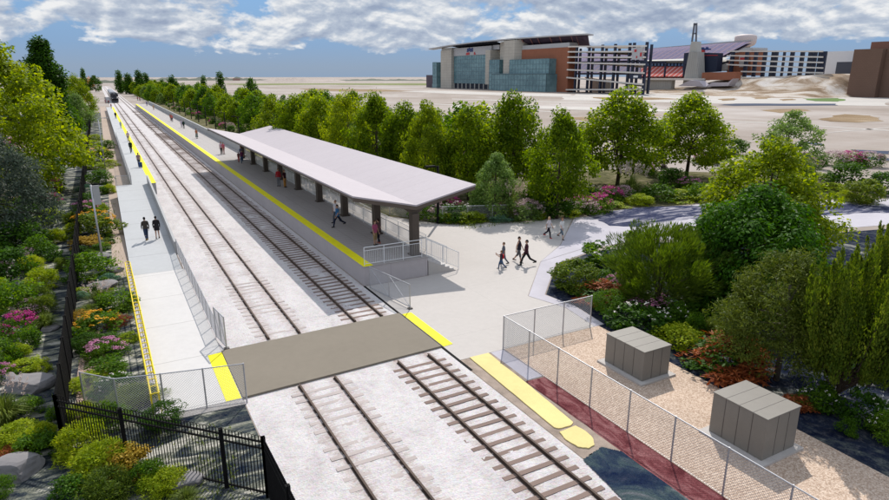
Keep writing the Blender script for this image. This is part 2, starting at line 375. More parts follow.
structure('painted_shade_patch', MB().sheet(wobble([at(x,y)[:2] for x,y in ((808,206),(835,203),(862,205),(895,207),(895,213),(860,213),(835,216),(812,215))], 6, .12, 9), .020), M_PATHSHADE)
structure('tan_strip', MB().sheet([(3.55,40),(4.15,41),(4.15,71.9),(3.55,71.9)], .012), M_TANFLAT)
structure('gravel_patch', MB().sheet([(-2.35,23.6),(-1.0,23.4),(-.75,26),(-1.3,29.5),(-1.5,33),(-2.2,34),(-2.4,28)], .010), mat_gravel('pink_gravel', (.20,.13,.10), (.33,.23,.185), (.52,.42,.36), 24))
structure('pale_kerb', MB().prism([(.22,22.9),(.40,22.9),(.27,41.9),(.12,41.9)], 0, .06), M_ROAD)
structure('walkway', MB().prism([(.43,22.9),(3.40,22.75),(3.40,41.98),(.30,41.98)], 0, .05), M_PATH)
structure('walkway_edge', MB().prism([(.43,22.45),(3.40,22.3),(3.40,22.74),(.43,22.89)], 0, .03), mat_gravel('edge_gravel', (.22,.2,.19), (.34,.32,.31), (.5,.48,.47), 40))
structure('crossing', MB().prism([(3.41,22.75),(12.54,23.15),(12.54,27.9),(3.41,27.6)], 0, .10), M_ASPH)
structure('crossing_edge', MB().prism([(12.545,20.5),(12.66,20.5),(12.66,33.05),(12.545,33.05)], 0, .03), M_BLACK)
structure('warning_strip', MB().prism([(2.78,22.80),(3.36,22.79),(3.39,27.5),(2.78,27.45)], .051, .062), M_YEL)
structure('warning_strip', MB().prism([(12.70,23.2),(13.22,23.25),(13.22,27.82),(12.70,27.82)], .011, .03), M_YEL)
# ramp up to the left platform
rm = MB(); rm.add([(.30,42,0),(3.30,42,0),(3.30,72,0),(.30,72,0),(.30,42,.05),(3.30,42,.05),(3.30,72,1.25),(.30,72,1.25)], [(0,3,2,1),(4,5,6,7),(0,1,5,4),(1,2,6,5),(2,3,7,6),(3,0,4,7)])
structure('ramp', rm, M_RAMP)
def ramp_z(Y): return .05 if Y < 42 else min(1.25, .05+1.2*(Y-42)/30)

# the far lot: lawn, dirt and roads drawn as sheets
def px_sheet(name, pts, z, mat, wob=.09):
    P = [at(x,y,z) for x,y in pts]; out = []; rr = random.Random(len(pts)*31+int(pts[0][0])); n = len(P)
    for i in range(n):
        a, c = P[i], P[(i+1)%n]; L = (c-a).length
        nx_ = Vector((-(c-a).y,(c-a).x,0)).normalized(); k = 9; ph = rr.uniform(0,6)
        for j in range(k):
            t = j/k; out.append((a+(c-a)*t+nx_*(L*wob*.35*math.sin(ph+t*7.1)*math.sin(math.pi*t)+rr.uniform(-1,1)*L*.012*math.sin(math.pi*t)))[:2])
    return structure(name, MB().sheet(out, z), mat)
M_LAWN = plain('far_lawn', (.10,.17,.045), .9, 0, .1, .3, .05, 1)
M_DIRT = mat_soil('far_dirt', [(.3,(.16,.11,.07)),(.5,(.27,.2,.13)),(.7,(.40,.33,.25))], .06, (1,.4,1), .4)
M_BLUE = plain('far_asphalt', (.045,.06,.10), .9, 0, .1, .25, .03, .5)
M_PALE = plain('far_pale', (.44,.415,.39), .9, 0, .1, .12, .02, .4)
px_sheet('lawn', [(802,98.5),(838,98),(846,100),(838,101.6),(815,101.2)], .06, M_LAWN)
px_sheet('road', [(735,103.5),(835,103.6),(838,105.4),(735,105.8),(718,105)], .05, M_BLUE)
for pts in ([(718,99),(735,98),(735,100.2),(722,100.8)], [(752,97),(770,96.8),(768,98.8),(755,99)], [(780,99.2),(793,98.6),(796,100),(782,100.8)]):
    px_sheet('dirt_patch', pts, .06, M_DIRT)
px_sheet('dirt_mound_patch', [(818,119),(845,114),(870,115.5),(884,121),(858,122.5),(830,121.5)], .05, M_DIRT)
px_sheet('pale_apron', [(575,94),(700,93),(890,97),(890,106),(700,103),(560,100)], .03, M_PALE)
px_sheet('pale_road', [(430,90.5),(570,94.2),(570,97),(500,95.4),(400,91.5)], .04, M_PALE)
px_sheet('pale_road', [(452,105),(640,108),(700,112),(640,111),(452,107.5)], .04, M_PALE)
for pts in ([(798,141),(822,143.5),(822,145),(798,143)], [(850,149.5),(889,151),(889,154),(860,152.5)], [(852,156),(889,158),(889,161),(858,158)], [(840,158.5),(870,163),(866,164),(838,160)]):
    px_sheet('dark_seam', pts, .05, M_BLUE)
for pts in ([(452,98.6),(560,101.6),(640,103.2),(640,103.8),(560,102.3),(452,99.2)], [(330,100),(452,104.4),(560,112),(560,112.7),(452,105),(330,100.5)], [(640,118),(760,122),(889,130),(889,130.8),(760,122.6),(640,118.6)], [(700,147),(790,136),(889,127),(889,127.7),(790,136.7),(700,147.8)]):
    px_sheet('road_line', pts, .035, M_PALE, .01)
for pts in ([(470,93.2),(520,93.6),(548,95),(510,95.6),(474,94.6)], [(590,97),(650,97.4),(690,99.2),(640,100),(600,99)], [(300,88.6),(380,89.4),(420,91.4),(360,91.6),(306,90.4)], [(560,118),(640,112.8),(662,115),(600,122)], [(760,110),(800,108.6),(812,111),(780,113)]):
    px_sheet('dirt_patch', pts, .032, M_DIRT)
px_sheet('grass_verge', [(225,83.6),(440,83.2),(430,85.4),(330,84.6),(240,85.2)], .06, plain('verge', (.17,.19,.07), .9, 0, .1, .3, .01, .2))

# ------------------------------------------------------------------ tracks
def track(cx, label, tie_mat, name='railway_track', gap=.6):
    r = empty(name, (cx, 24, 0), label, 'railway track')
    for s in (-1, 1):
        x = cx+s*.755
        b = MB()
        for y0, y1 in ((-14,22.7),(27.95,900)):
            b.box((x-.075,y0,.02),(x+.075,y1,.035)); b.box((x-.018,y0,.035),(x+.018,y1,.10)); b.box((x-.036,y0,.10),(x+.036,y1,.135))
        b.build('rail', M_RAIL, r)
    ys = []; y = -2.0
    while y < 260: 
        if not (22.5 < y < 28.2): ys.append(y)
        y += gap
    near = [y for y in ys if y > 7.5][:99]
    rest = [y for y in ys if y not in set(near)]
    def tie(b, y):
        j = random.uniform(-.05,.05); t = random.uniform(-.02,.02); h = random.uniform(.028,.048)
        b.bar((cx-1.28+j, y-t, h-.075), (cx+1.28+j, y+t, h-.075), .19, .15)
    for y in near:
        b = MB(); tie(b, y); b.build('tie', tie_mat, r)
    b = MB()
    for y in rest:
        if y < 150 or random.random() < (.12 if tie_mat is M_TIEA else .45): tie(b, y)
    tag(b.build('ties', tie_mat, r), kind='stuff')
    return r
track(6.41, 'railway track beside the narrow platform, its pale sleepers nearly buried in ballast', M_TIEA)
track(10.86, 'railway track along the canopied platform with bare brown sleepers', M_TIEB)

# ------------------------------------------------------------------ platforms
r = empty('station_platform', (14.8,33.1,0), 'wide grey raised platform under the long roof, yellow strip along its edge', 'platform')
MB().prism([(12.65,33.1),(16.95,33.1),(16.95,91),(18.0,93),(18.0,285),(12.65,285)], 0, 1.22).build('platform_wall', M_PWALL, r)
MB().prism([(12.60,33.05),(17.0,33.05),(17.0,91),(18.05,93),(18.05,285.1),(12.60,285.1)], 1.221, 1.25).build('deck', M_DECK, r)
MB().box((12.60,33.06,1.2505),(13.22,285,1.265)).build('tactile_strip', M_YEL, r)
r = empty('station_platform', (3,72,0), 'narrow pale platform on the left with yellow edge reached by a long ramp', 'platform')
MB().box((1.80,72,0),(4.12,262,1.22)).build('platform_wall', M_GREYW, r)
MB().box((1.77,72.01,1.221),(4.15,262.1,1.25)).build('deck', M_RAMP, r)
MB().box((3.55,72.02,1.2505),(4.15,262,1.265)).build('tactile_strip', M_YEL, r)
# low solid wall on the track side of the ramp
b = MB(); b.add([(3.30,46,0),(3.46,46,0),(3.46,72,0),(3.30,72,0),(3.30,46,.95),(3.46,46,.95),(3.46,72,2.15),(3.30,72,2.15)], [(0,3,2,1),(4,5,6,7),(0,1,5,4),(1,2,6,5),(2,3,7,6),(3,0,4,7)])
tag(b.build('ramp_wall', M_GREYW), 'low grey solid wall along the track side of the ramp', 'wall')
b = MB(); b.box((17.55,93.2,1.252),(17.85,285,2.35)); 
r = tag(b.build('parapet_wall', M_GREYW), 'long grey parapet wall along the back of the far platform', 'wall')

# stair at the near end of the platform
r = empty('stair', (18,34,0), 'white concrete stair going down from the canopied platform to the plaza', 'stair')
b = MB()
for k in range(7):
    b.box((17.02+k*.32, 33.22, 0), (17.02+(k+1)*.32-.002, 34.85, 1.07-k*.178+.0))
b.build('steps', M_PATH, r)
MB().add([(17.02,33.12,0),(19.1,33.12,0),(19.1,33.12,.01),(17.02,33.12,.95),(17.02,33.218,0),(19.1,33.218,0),(19.1,33.218,.01),(17.02,33.218,.95)],
   [(0,1,2,3),(4,7,6,5),(0,4,5,1),(1,5,6,2),(2,6,7,3),(3,7,4,0)]).build('stringer', M_PLAZA, r)

def railing(name, pts, h, mat, label, cat='railing', post=1.5, infill=.12, pr=.024, group=None, mid=False):
    """posts, a top and bottom rail and thin upright bars between them"""
    r = empty(name, pts[0], label, cat, group)
    for a, c in zip(pts[:-1], pts[1:]):
        a, c = Vector(a), Vector(c); L = (c-a).length; n = max(1, round(L/post)); u = Vector((0,0,1))
        MB().tube([a+u*h, c+u*h], pr, 8).build('top_rail', mat, r)
        MB().tube([a+u*.12, c+u*.12], pr*.8, 6).build('bottom_rail', mat, r)
        if mid: MB().tube([a+u*h*.82, c+u*h*.82], pr*.8, 6).build('mid_rail', mat, r)
        for i in range(n+1):
            p = a+(c-a)*i/n; MB().tube([p, p+u*(h+.02)], pr, 8).build('post', mat, r)
        if infill:
            b = MB(); k = int(L/infill)
            for i in range(1, k):
                p = a+(c-a)*i/k; b.tube([p+u*.12, p+u*(h if not mid else h*.82)], .0085, 4, False)
            b.build('infill', mat, r)
    return r
railing('railing', [(12.72,33.2,1.25),(16.6,33.2,1.25)], 1.15, M_WHITE, 'white railing across the near end of the canopied platform', mid=True)
railing('railing', [(16.85,35.0,1.25),(16.85,88,1.25)], 1.15, M_WHITE, 'long white railing along the back edge of the platform behind the columns', post=2.2, infill=.10)
railing('stair_railing', [(17.0,33.3,1.2),(19.35,33.3,.02)], 1.15, M_WHITE, 'sloping white railing on the near side of the platform stair', post=1.2)
railing('stair_railing', [(17.0,34.9,1.2),(19.35,34.9,.02)], 1.15, M_WHITE, 'sloping white railing on the far side of the platform stair', post=1.2)
railing('railing', [(19.6,38.5,0),(19.6,58,0),(19.2,88,0)], 1.15, M_WHITE, 'white railing along the lower walkway behind the canopied platform', post=2.4, infill=.12)
# solid pale panels below the rear railing
b = MB(); b.box((17.3,36,0),(17.5,88,1.05)); tag(b.build('retaining_wall', M_PATH), 'pale low wall along the walkway behind the platform', 'wall')

# ------------------------------------------------------------------ canopy
r = empty('platform_canopy', (16.5,33.6,1.25), 'long platform canopy with pale folded roof on dark brown columns', 'canopy')
Y0, Y1 = 33.6, 89.5; XL, XC, XR = 12.3, 16.45, 20.8; ZE, ZC = 5.5, 4.56
def fold(b, x0, z0, x1, z1, t, ya, yb):
    b.add([(x0,ya,z0-t),(x1,ya,z1-t),(x1,yb,z1-t),(x0,yb,z0-t),(x0,ya,z0),(x1,ya,z1),(x1,yb,z1),(x0,yb,z0)],
          [(0,3,2,1),(4,5,6,7),(0,1,5,4),(1,2,6,5),(2,3,7,6),(3,0,4,7)])
b = MB(); fold(b, XL, ZE, XC, ZC, .10, Y0, Y1); b.build('roof_panel', M_ROOF, r)
b = MB(); fold(b, XC, ZC, XR, ZE, .10, Y0, Y1); b.build('roof_panel', M_ROOF, r)
b = MB(); fold(b, XL+.04, ZE-.103, XC, ZC-.103, .24, Y0+.03, Y0+.15); fold(b, XC, ZC-.103, XR-.04, ZE-.103, .24, Y0+.03, Y0+.15); b.build('fascia', M_DARKBROWN, r)
b = MB(); fold(b, XL+.04, ZE-.103, XC, ZC-.103, .24, Y1-.15, Y1-.03); fold(b, XC, ZC-.103, XR-.04, ZE-.103, .24, Y1-.15, Y1-.03); b.build('fascia', M_DARKBROWN, r)
for x in (XL+.05, XR-.10):
    MB().box((x,Y0+.16,ZE-.26),(x+.05,Y1-.16,ZE-.118)).build('fascia', M_DARKBROWN, r)
b = MB()
for x in (13.6,15.0,18.0,19.5):
    z = (ZC + (ZE-ZC)*abs(x-XC)/((XC-XL) if x < XC else (XR-XC)))-.12
    b.box((x-.06,Y0+.2,z-.18),(x+.06,Y1-.2,z))
b.build('purlin', M_DARKBROWN, r)
for yc in (33.95,40.2,47.0,53.7,60.7,67.7,74.6,81.6,88.4):
    c = MB().box((XC-.24,yc-.27,1.25),(XC+.24,yc+.27,3.98)).build('column', M_BROWN, r, bevel=.02)
    b = MB(); t = .13
    pr = [(XC-.24,3.981),(XC+.24,3.981),(XC+.75,4.35),(XR-.9,ZE-.52),(XR-.9,ZE-.36),(XC,ZC-.15),(XL+.9,ZE-.36),(XL+.9,ZE-.52),(XC-.75,4.35)]
    n = len(pr); b.add([(x,yc-t,z) for x,z in pr]+[(x,yc+t,z) for x,z in pr], [tuple(range(n)), tuple(range(n,2*n))[::-1]]+[(i,(i+1)%n,n+(i+1)%n,n+i) for i in range(n)])
    b.build('bracket', M_BROWN, c)
    MB().box((XC-.34,yc-.37,1.251),(XC+.34,yc+.37,1.33)).build('base_plate', M_BROWN, c)

# ------------------------------------------------------------------ chain link fences, gates
def wires(b, a, c, h, sp=.10, rad=.0055, z0=.04):
    """diagonal wires of a chain link panel from a to c, height h"""
    a, c = Vector(a), Vector(c); L = (c-a).length; d = (c-a)/L; u = Vector((0,0,1))
    for sgn in (1, -1):
        t = -h
        while t < L:
            s0, s1 = max(t, 0), min(t+h, L)
            if s1-s0 > .02:
                za, zb = s0-t, s1-t
                if sgn < 0: za, zb = h-za, h-zb
                b.tube([a+d*s0+u*(z0+za), a+d*s1+u*(z0+zb)], rad, 3, False)
            t += sp
def chainlink(pts, h, label, post=2.0, name='chain_link_fence', group=None, sp=.10, rad=.0055, skip_mesh=0, cat='fence', mat=None, pr=.03):
    mat = mat or M_GALV
    r = empty(name, pts[0], label, cat, group); u = Vector((0,0,1)); first = True
    for a, c in zip(pts[:-1], pts[1:]):
        a, c = Vector(a), Vector(c); L = (c-a).length; n = max(1, round(L/post))
        for i in range(0 if first else 1, n+1):
            p = a+(c-a)*i/n; q = MB().tube([p, p+u*h], pr, 8).build('post', mat, r)
        MB().tube([a+u*(h-.03), c+u*(h-.03)], pr*.7, 6).build('top_rail', mat, r)
        MB().tube([a+u*.05, c+u*.05], .011, 5).build('bottom_rail', mat, r)
        b = MB(); wires(b, a, c, h-.08, sp, rad); b.build('wire_mesh', M_WIRE, r)
        first = False
    return r
chainlink([(15.06,-6,0),(15.0,21.62,0),(20.4,21.72,0)], 1.7, 'tall chain link fence bending round the gravel yard with the metal cabinets')
chainlink([(-2.0,24.6,0),(-.9,23.4,0),(.62,23.0,0),(3.49,22.38,0)], 1.72, 'chain link fence across the near end of the walkway', post=1.6)
chainlink([(21.2,64,0),(22.0,50.5,0),(24.8,45.5,0),(31,43.1,0),(36.6,42.4,0)], 1.45, 'thin chain link fence along the flower bed at the back of the plaza', post=2.5, sp=.16, rad=.007, pr=.042)
chainlink([(3.46,29.4,.05),(3.44,46,.05)], 1.1, 'chain link fence between the walkway and the pale track', post=1.35, sp=.12)
chainlink([(1.82,74,1.25),(1.82,130,1.25)], 1.05, 'low chain link railing along the left edge of the narrow platform', post=4, sp=.25, rad=.006, cat='railing')
chainlink([(.34,72.06,1.22),(1.8,72.06,1.22)], 1.05, 'short chain link railing across the top of the ramp', post=1.5, sp=.12, cat='railing')
def gate(pts, h, label):
    a, c = Vector(pts[0]), Vector(pts[1]); u = Vector((0,0,1))
    r = empty('gate', a, label, 'gate'); b = MB()
    for k in (0,.5,1): b.tube([a+(c-a)*k+u*(.06 if k != .5 else .1), a+(c-a)*k+u*h], .03, 8)
    b.tube([a+u*h, c+u*h], .03, 8); b.tube([a+u*.12, c+u*.12], .03, 8); b.build('frame', M_GALV, r)
    b = MB(); m = (a+c)/2
    b.tube([a+u*h, m+u*.12], .018, 6); b.tube([m+u*h, c+u*.12], .018, 6); b.build('brace', M_GALV, r)
    b = MB(); wires(b, a, c, h-.16, .10, .005, .12); b.build('wire_mesh', M_WIRE, r)
    b = MB(); b.box(c+Vector((-.12,-.10,0)), c+Vector((.12,.10,.07))); b.build('foot_block', M_SEAM, r)
    return r
gate([(12.72,32.4,.01),(13.42,28.35,.01)], 1.42, 'metal swing gate with diagonal braces standing open below the platform end')
gate([(3.46,29.3,.05),(3.66,27.75,.05)], 1.6, 'metal gate folded back beside the left yellow strip of the crossing')

# black ornamental fence round the left garden
r = empty('ornamental_fence', (-2.62,22.2,0), 'black metal picket fence with looped top enclosing the left garden', 'fence')
def picket_run(a, c, h, post_gap, loops=True, step=.115, pname='picket_panel', th=.027):
    a, c = Vector(a), Vector(c); L = (c-a).length; d = (c-a)/L; u = Vector((0,0,1)); fr = post_gap if isinstance(post_gap, list) else [i/max(1, round(L/post_gap)) for i in range(max(1, round(L/post_gap))+1)]
    for f_ in fr:
        p = a+d*(L*f_); s = .06
        MB().box(p+Vector((-s,-s,0)), p+Vector((s,s,h-.02))).build('post', M_BLACK, r)
    for z in (.14, h-.42, h-.20):
        MB().bar(a+u*z, c+u*z, .045, .05).build('rail', M_BLACK, r)
    b = MB(); k = int(L/step)
    for i in range(k):
        p = a+d*(i*step+.03)
        if loops:
            b.bar(p+u*.05, p+u*(h-.06), th, th)
            if i % 1 == 0:
                q = d*step*.5; b.tube([p+u*(h-.06), p+q*.35+u*(h-.012), p+q+u*(h), p+q*1.65+u*(h-.012), p+d*step+u*(h-.06)], .010, 4, False)
        else:
            b.bar(p+u*.05, p+u*h, th, th)
    b.build(pname, M_BLACK, r)
picket_run((-2.62,22.2,0), (2.9,16.4,0), 2.1, [0,.338,.815,1])
picket_run((2.9,16.4,0), (3.35,-4,0), 2.1, 2.6, True, .10, th=.03)
picket_run((-2.62,22.2,0), (-2.75,60,0), 2.1, 2.7, True, .085, th=.052)
picket_run((-2.75,60,0), (-2.9,230,0), 2.1, 3.6, False, .11, th=.05)

# yellow hooped hand rail on the garden side of the walkway
r = empty('hoop_railing', (.3,23,0), 'yellow hooped hand rail along the garden side of the walkway', 'railing')
def hx(y): return .36-.009*(y-23)
for y0, y1 in ((23.05,32.5),(32.6,42.2)):
    for dx, z in ((-.14,.92),(.14,.92),(-.14,.45),(.14,.45)):
        MB().tube([(hx(y0)+dx,y0,z),(hx(y1)+dx,y1,z)], .028, 8).build('rail', M_YRAIL, r)
y = 23.05
while y < 42.3:
    x = hx(y)
    MB().tube([(x-.14,y,0),(x-.14,y,.86),(x-.10,y,.93),(x,y,.95),(x+.10,y,.93),(x+.14,y,.86),(x+.14,y,0)], .026, 6).build('hoop', M_YRAIL, r); y += .64

# ------------------------------------------------------------------ metal cabinets
def cabinet(x0, y0, x1, y1, h, label):
    r = empty('equipment_cabinet', ((x0+x1)/2,(y0+y1)/2,0), label, 'equipment cabinet')
    MB().box((x0-.25,y0-.22,0),(x1+.22,y1+.22,.09)).build('concrete_pad', M_PLAZA, r)
    MB().box((x0,y0,.091),(x1,y1,h-.05)).build('body', M_HUT, r, bevel=.012)
    MB().box((x0-.02,y0-.02,h-.049),(x1+.02,y1+.02,h)).build('top', M_HUT, r, bevel=.01)
    n = 4; 
    for k in range(1, n):
        y = y0+(y1-y0)*k/n
        MB().box((x0-.006,y-.011,.12),(x0+.01,y+.011,h-.06)).build('seam', M_SEAM, r)
        MB().box((x0-.021,y-.008,h-.001),(x1+.021,y+.008,h+.004)).build('seam', M_SEAM, r)
    for k in (1,2):
        x = x0+(x1-x0)*k/3; MB().box((x-.011,y0-.006,.12),(x+.011,y0+.01,h-.06)).build('seam', M_SEAM, r)
    return r
cabinet(18.2,16.1,19.75,18.3,1.42, 'grey metal cabinet farther back in the gravel yard, near the yellow shrub')
cabinet(17.55,10.25,19.3,12.3,1.64, 'grey metal cabinet nearest the camera, on the gravel beside the fence')

# ------------------------------------------------------------------ poles and lamps
def banner_pole(px, py, ty, label, sign):
    P = at(px, py); h = height_of(P, ty)
    r = empty('light_pole', P, label, 'pole')
    MB().tube([P, P+Vector((0,0,h))], [.075,.055], 10).build('pole', M_GALV, r, True)
    if sign:
        MB().box(P+Vector((.06,-.04,h-1.35)), P+Vector((.46,.04,h-.05))).build('panel', M_GREYW, r)
        MB().bar(P+Vector((0,0,h-.1)), P+Vector((.6,0,h-.1)), .04, .04).build('arm', M_GALV, r)
    else:
        MB().tube([P+Vector((0,0,h)), P+Vector((.4,0,h+.12)), P+Vector((.9,0,h+.12))], .04, 8).build('arm', M_GALV, r)
        MB().box(P+Vector((.7,-.1,h+.06)), P+Vector((1.25,.1,h+.16))).build('lamp_head', M_GREYW, r)
banner_pole(103,262,185, 'pale grey pole with a flat panel at its top beside the ramp', True)
banner_pole(105.6,169,119, 'slim pale grey pole farther along the garden strip beside the narrow platform', False)
def lamp(P, h, label, group=None, rot=0):
    r = empty('street_lamp', P, label, 'street lamp', group); P = Vector(P)
    MB().tube([P, P+Vector((0,0,.25)), P+Vector((0,0,.3)), P+Vector((0,0,h))], [.16,.15,.12,.10], 10).build('pole', M_BLACK, r, True)
    d = Vector((-1,0,0))
    MB().bar(P+Vector((0,0,h-.04)), P+d*.55+Vector((0,0,h-.02)), .06, .06).build('arm', M_BLACK, r)
    MB().box(P+d*1.15+Vector((0,-.2,h-.07)), P+d*.3+Vector((0,.2,h+.08))).build('lamp_head', M_BLACK, r, bevel=.02)
P = at(438,223.5); lamp(P, height_of(P,166), 'black lamp post at the flower bed corner just right of the canopy roof')
for k, (px, py) in enumerate(((237.7,116.5),(224,112.6),(214,109.6),(204.6,106.8),(196.9,104.2),(189.6,101.6),(183.6,100.2),(178,98.5),(172.5,97),(168,96))):
    P = onX(px, py, 23.3); lamp((23.3, P.y, 0), max(4.2, P.z), 'black lamp post in the row behind the parapet wall of the far platform', 'black lamp posts behind the far platform')

# ------------------------------------------------------------------ far terrain
def hill(name, rings, mat):
    """rings: closed outlines at rising heights"""
    b = MB(); n = len(rings[0][0]); vs = []
    for poly, z in rings: vs += [(p[0],p[1],z) for p in poly]
    fs = []
    for k in range(len(rings)-1):
        for i in range(n): fs.append((k*n+i, k*n+(i+1)%n, (k+1)*n+(i+1)%n, (k+1)*n+i))
    fs.append(tuple((len(rings)-1)*n+i for i in range(n)))
    b.add(vs, fs); return structure(name, b, mat)
def grow(poly, d):
    cx = sum(p[0] for p in poly)/len(poly); cy = sum(p[1] for p in poly)/len(poly)
    return [(cx+(p[0]-cx)*d, cy+(p[1]-cy)*d) for p in poly]
M_HILL = mat_soil('hill_earth', [(.38,(.15,.10,.06)),(.47,(.27,.20,.14)),(.54,(.44,.39,.34)),(.62,(.54,.51,.49))], .05, (1,.5,1), .3)
M_CONC = mat_concrete('stadium_concrete', (.44,.43,.40), None, 0, 0, .8, .06)
def mat_panels(name, c, bw, bh, dark=.6, rot=(R(90),0,R(90)), mort=.35, off=0):
    m, nt, out = newmat(name)
    br = N(nt,'ShaderNodeTexBrick'); br.offset = off; br.inputs['Scale'].default_value = 1
    br.inputs['Brick Width'].default_value = bw; br.inputs['Row Height'].default_value = bh; br.inputs['Mortar Size'].default_value = mort
    br.inputs['Color1'].default_value = (*c,1); br.inputs['Color2'].default_value = (*[x*.93 for x in c],1); br.inputs['Mortar'].default_value = (*[x*dark for x in c],1)
    g = N(nt,'ShaderNodeNewGeometry'); s = N(nt,'ShaderNodeSeparateXYZ'); nt.links.new(g.outputs['Position'], s.inputs[0])
    ad = N(nt,'ShaderNodeMath', operation='ADD'); nt.links.new(s.outputs[0], ad.inputs[0]); nt.links.new(s.outputs[1], ad.inputs[1])
    cb = N(nt,'ShaderNodeCombineXYZ'); nt.links.new(ad.outputs[0], cb.inputs[0]); nt.links.new(s.outputs[2], cb.inputs[1])
    nt.links.new(cb.outputs[0], br.inputs['Vector'])
    col = mixc(nt, .3, br.outputs['Color'], ramp(nt, noise(nt, g.outputs['Position'], .12, 5), [(.3,tuple(x*.8 for x in c)),(.7,tuple(min(.9,x*1.15) for x in c))]))
    principled(nt, out, col, .8, 0, .25); return m
M_TOWER = mat_panels('tower_panels', (.46,.43,.375), 6, 2.6, .78, mort=.22)
M_RIB = mat_panels('ribbed_concrete', (.36,.355,.335), 1.8, 40, .7, mort=.25)
M_BRICK = mat_panels('red_brick', (.30,.115,.065), 4, 2.0, .85, mort=.15)
M_BRICKD = mat_panels('brown_brick', (.16,.098,.072), 1.6, .9, .8, mort=.10, off=.5)
M_BRICKE = mat_panels('brown_brick_red', (.23,.115,.085), 1.6, .9, .8, mort=.10, off=.5)
M_METAL = plain('grey_cladding', (.42,.42,.43), .5, .2, .5, .06, .1, 1)
M_NAVYP = plain('navy_steel', (.018,.026,.055), .5, .2, .4, .1, .2, 2)
M_BEAM = plain('pale_beam', (.62,.585,.54), .7, 0, .3, .06, .2, 2)
M_BEAMT = plain('tan_beam', (.47,.40,.33), .7, 0, .3, .06, .2, 2)
M_PURP = plain('purple_annex', (.085,.065,.085), .7, 0, .3, .1, .2, 2)
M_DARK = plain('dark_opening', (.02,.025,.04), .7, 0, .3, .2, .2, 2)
M_REDST = plain('red_strut', (.35,.16,.15), .6)
def mat_glass(name, c1, c2):
    m, nt, out = newmat(name); g = geo_pos(nt)
    n = noise(nt, geo_pos(nt,(1,1,1.6)), .045, 4, .5, .3)
    s = N(nt,'ShaderNodeSeparateXYZ'); nt.links.new(g, s.inputs[0])
    cb = N(nt,'ShaderNodeCombineXYZ'); ad = N(nt,'ShaderNodeMath', operation='ADD'); nt.links.new(s.outputs[0], ad.inputs[0]); nt.links.new(s.outputs[1], ad.inputs[1])
    nt.links.new(ad.outputs[0], cb.inputs[0]); nt.links.new(s.outputs[2], cb.inputs[1])
    br = N(nt,'ShaderNodeTexBrick'); br.offset = 0; br.inputs['Scale'].default_value = 1; br.inputs['Brick Width'].default_value = 2.2; br.inputs['Row Height'].default_value = 2.0; br.inputs['Mortar Size'].default_value = 0.0
    br.inputs['Color1'].default_value = (1,1,1,1); br.inputs['Color2'].default_value = (.72,.76,.8,1); nt.links.new(cb.outputs[0], br.inputs['Vector'])
    col = mixc(nt, 1, ramp(nt, n, [(.35,c1),(.65,c2)]), br.outputs['Color'], 'MULTIPLY')
    principled(nt, out, col, .22, 0, .5); return m
M_GLASS = mat_glass('curtain_glass', (.10,.20,.225), (.20,.34,.36))
M_MULL = plain('mullion', (.10,.17,.20), .5, .2)
M_SEATP = None
def mat_seats(name, base, stripe, w=7.0, frac=.16, row=1.1):
    m, nt, out = newmat(name); g = N(nt,'ShaderNodeNewGeometry'); s = N(nt,'ShaderNodeSeparateXYZ'); nt.links.new(g.outputs['Position'], s.inputs[0])
    a = N(nt,'ShaderNodeMath', operation='MULTIPLY_ADD'); nt.links.new(s.outputs[2], a.inputs[0]); a.inputs[1].default_value = .0; nt.links.new(s.outputs[1], a.inputs[2])
    d = N(nt,'ShaderNodeMath', operation='DIVIDE'); nt.links.new(a.outputs[0], d.inputs[0]); d.inputs[1].default_value = w
    f = N(nt,'ShaderNodeMath', operation='FRACT'); nt.links.new(d.outputs[0], f.inputs[0])
    l = N(nt,'ShaderNodeMath', operation='LESS_THAN'); nt.links.new(f.outputs[0], l.inputs[0]); l.inputs[1].default_value = frac
    n = noise(nt, g.outputs['Position'], .5, 4)
    rr = N(nt,'ShaderNodeMath', operation='DIVIDE'); nt.links.new(s.outputs[2], rr.inputs[0]); rr.inputs[1].default_value = row
    fr = N(nt,'ShaderNodeMath', operation='FRACT'); nt.links.new(rr.outputs[0], fr.inputs[0])
    col = mixc(nt, l.outputs[0], ramp(nt, n, [(.3,tuple(x*.8 for x in base)),(.7,tuple(x*1.2 for x in base))]), stripe)
    col = mixc(nt, .25, col, ramp(nt, fr.outputs[0], [(0,(.05,.05,.06)),(.4,base)]))
    principled(nt, out, col, .95, 0, .02); return m
M_SEATP = mat_seats('upper_seats', (.17,.15,.225), (.30,.21,.23))
M_SEATR = mat_seats('lower_seats', (.42,.10,.085), (.55,.40,.38), 5, .3, .9)

# ------------------------------------------------------------------ stadium front building
r = empty('stadium_building', (325,505,0), 'large stadium front building with blue glass wall, stone towers and red brick end', 'stadium')
X = 325
MB().prism([(X+3,621.5),(X+3,640),(X+25,640),(X+25,621.5)], 0, 13.4).build('annex', M_PURP, r)
MB().box((X+.5,610,0),(X+20,621,4)).build('annex', M_GLASS, r)
def glasswall(y0, y1, z0, z1, x, dep=12, ny=None, nz=None):
    g = MB().box((x,y0,z0),(x+dep,y1,z1)).build('glass_wall', M_GLASS, r); b = MB()
    ny = ny or max(2, round((y1-y0)/4.4)); nz = nz or max(2, round((z1-z0)/4.0))
    for i in range(ny+1):
        y = y0+(y1-y0)*i/ny; b.box((x-.06,y-.22,z0),(x-.003,y+.22,z1))
    for k in range(nz+1):
        z = z0+(z1-z0)*k/nz; b.box((x-.05,y0,z-.20),(x-.004,y1,z+.20))
    b.box((x+.003,y0-.3,z0),(x+.4,y0-.003,z1)); b.box((x+.003,y1+.003,z0),(x+.4,y1+.3,z1))
    b.build('mullions', M_MULL, g); return g
glasswall(611.5, 620.9, 4.01, 26.7, X+1.2)
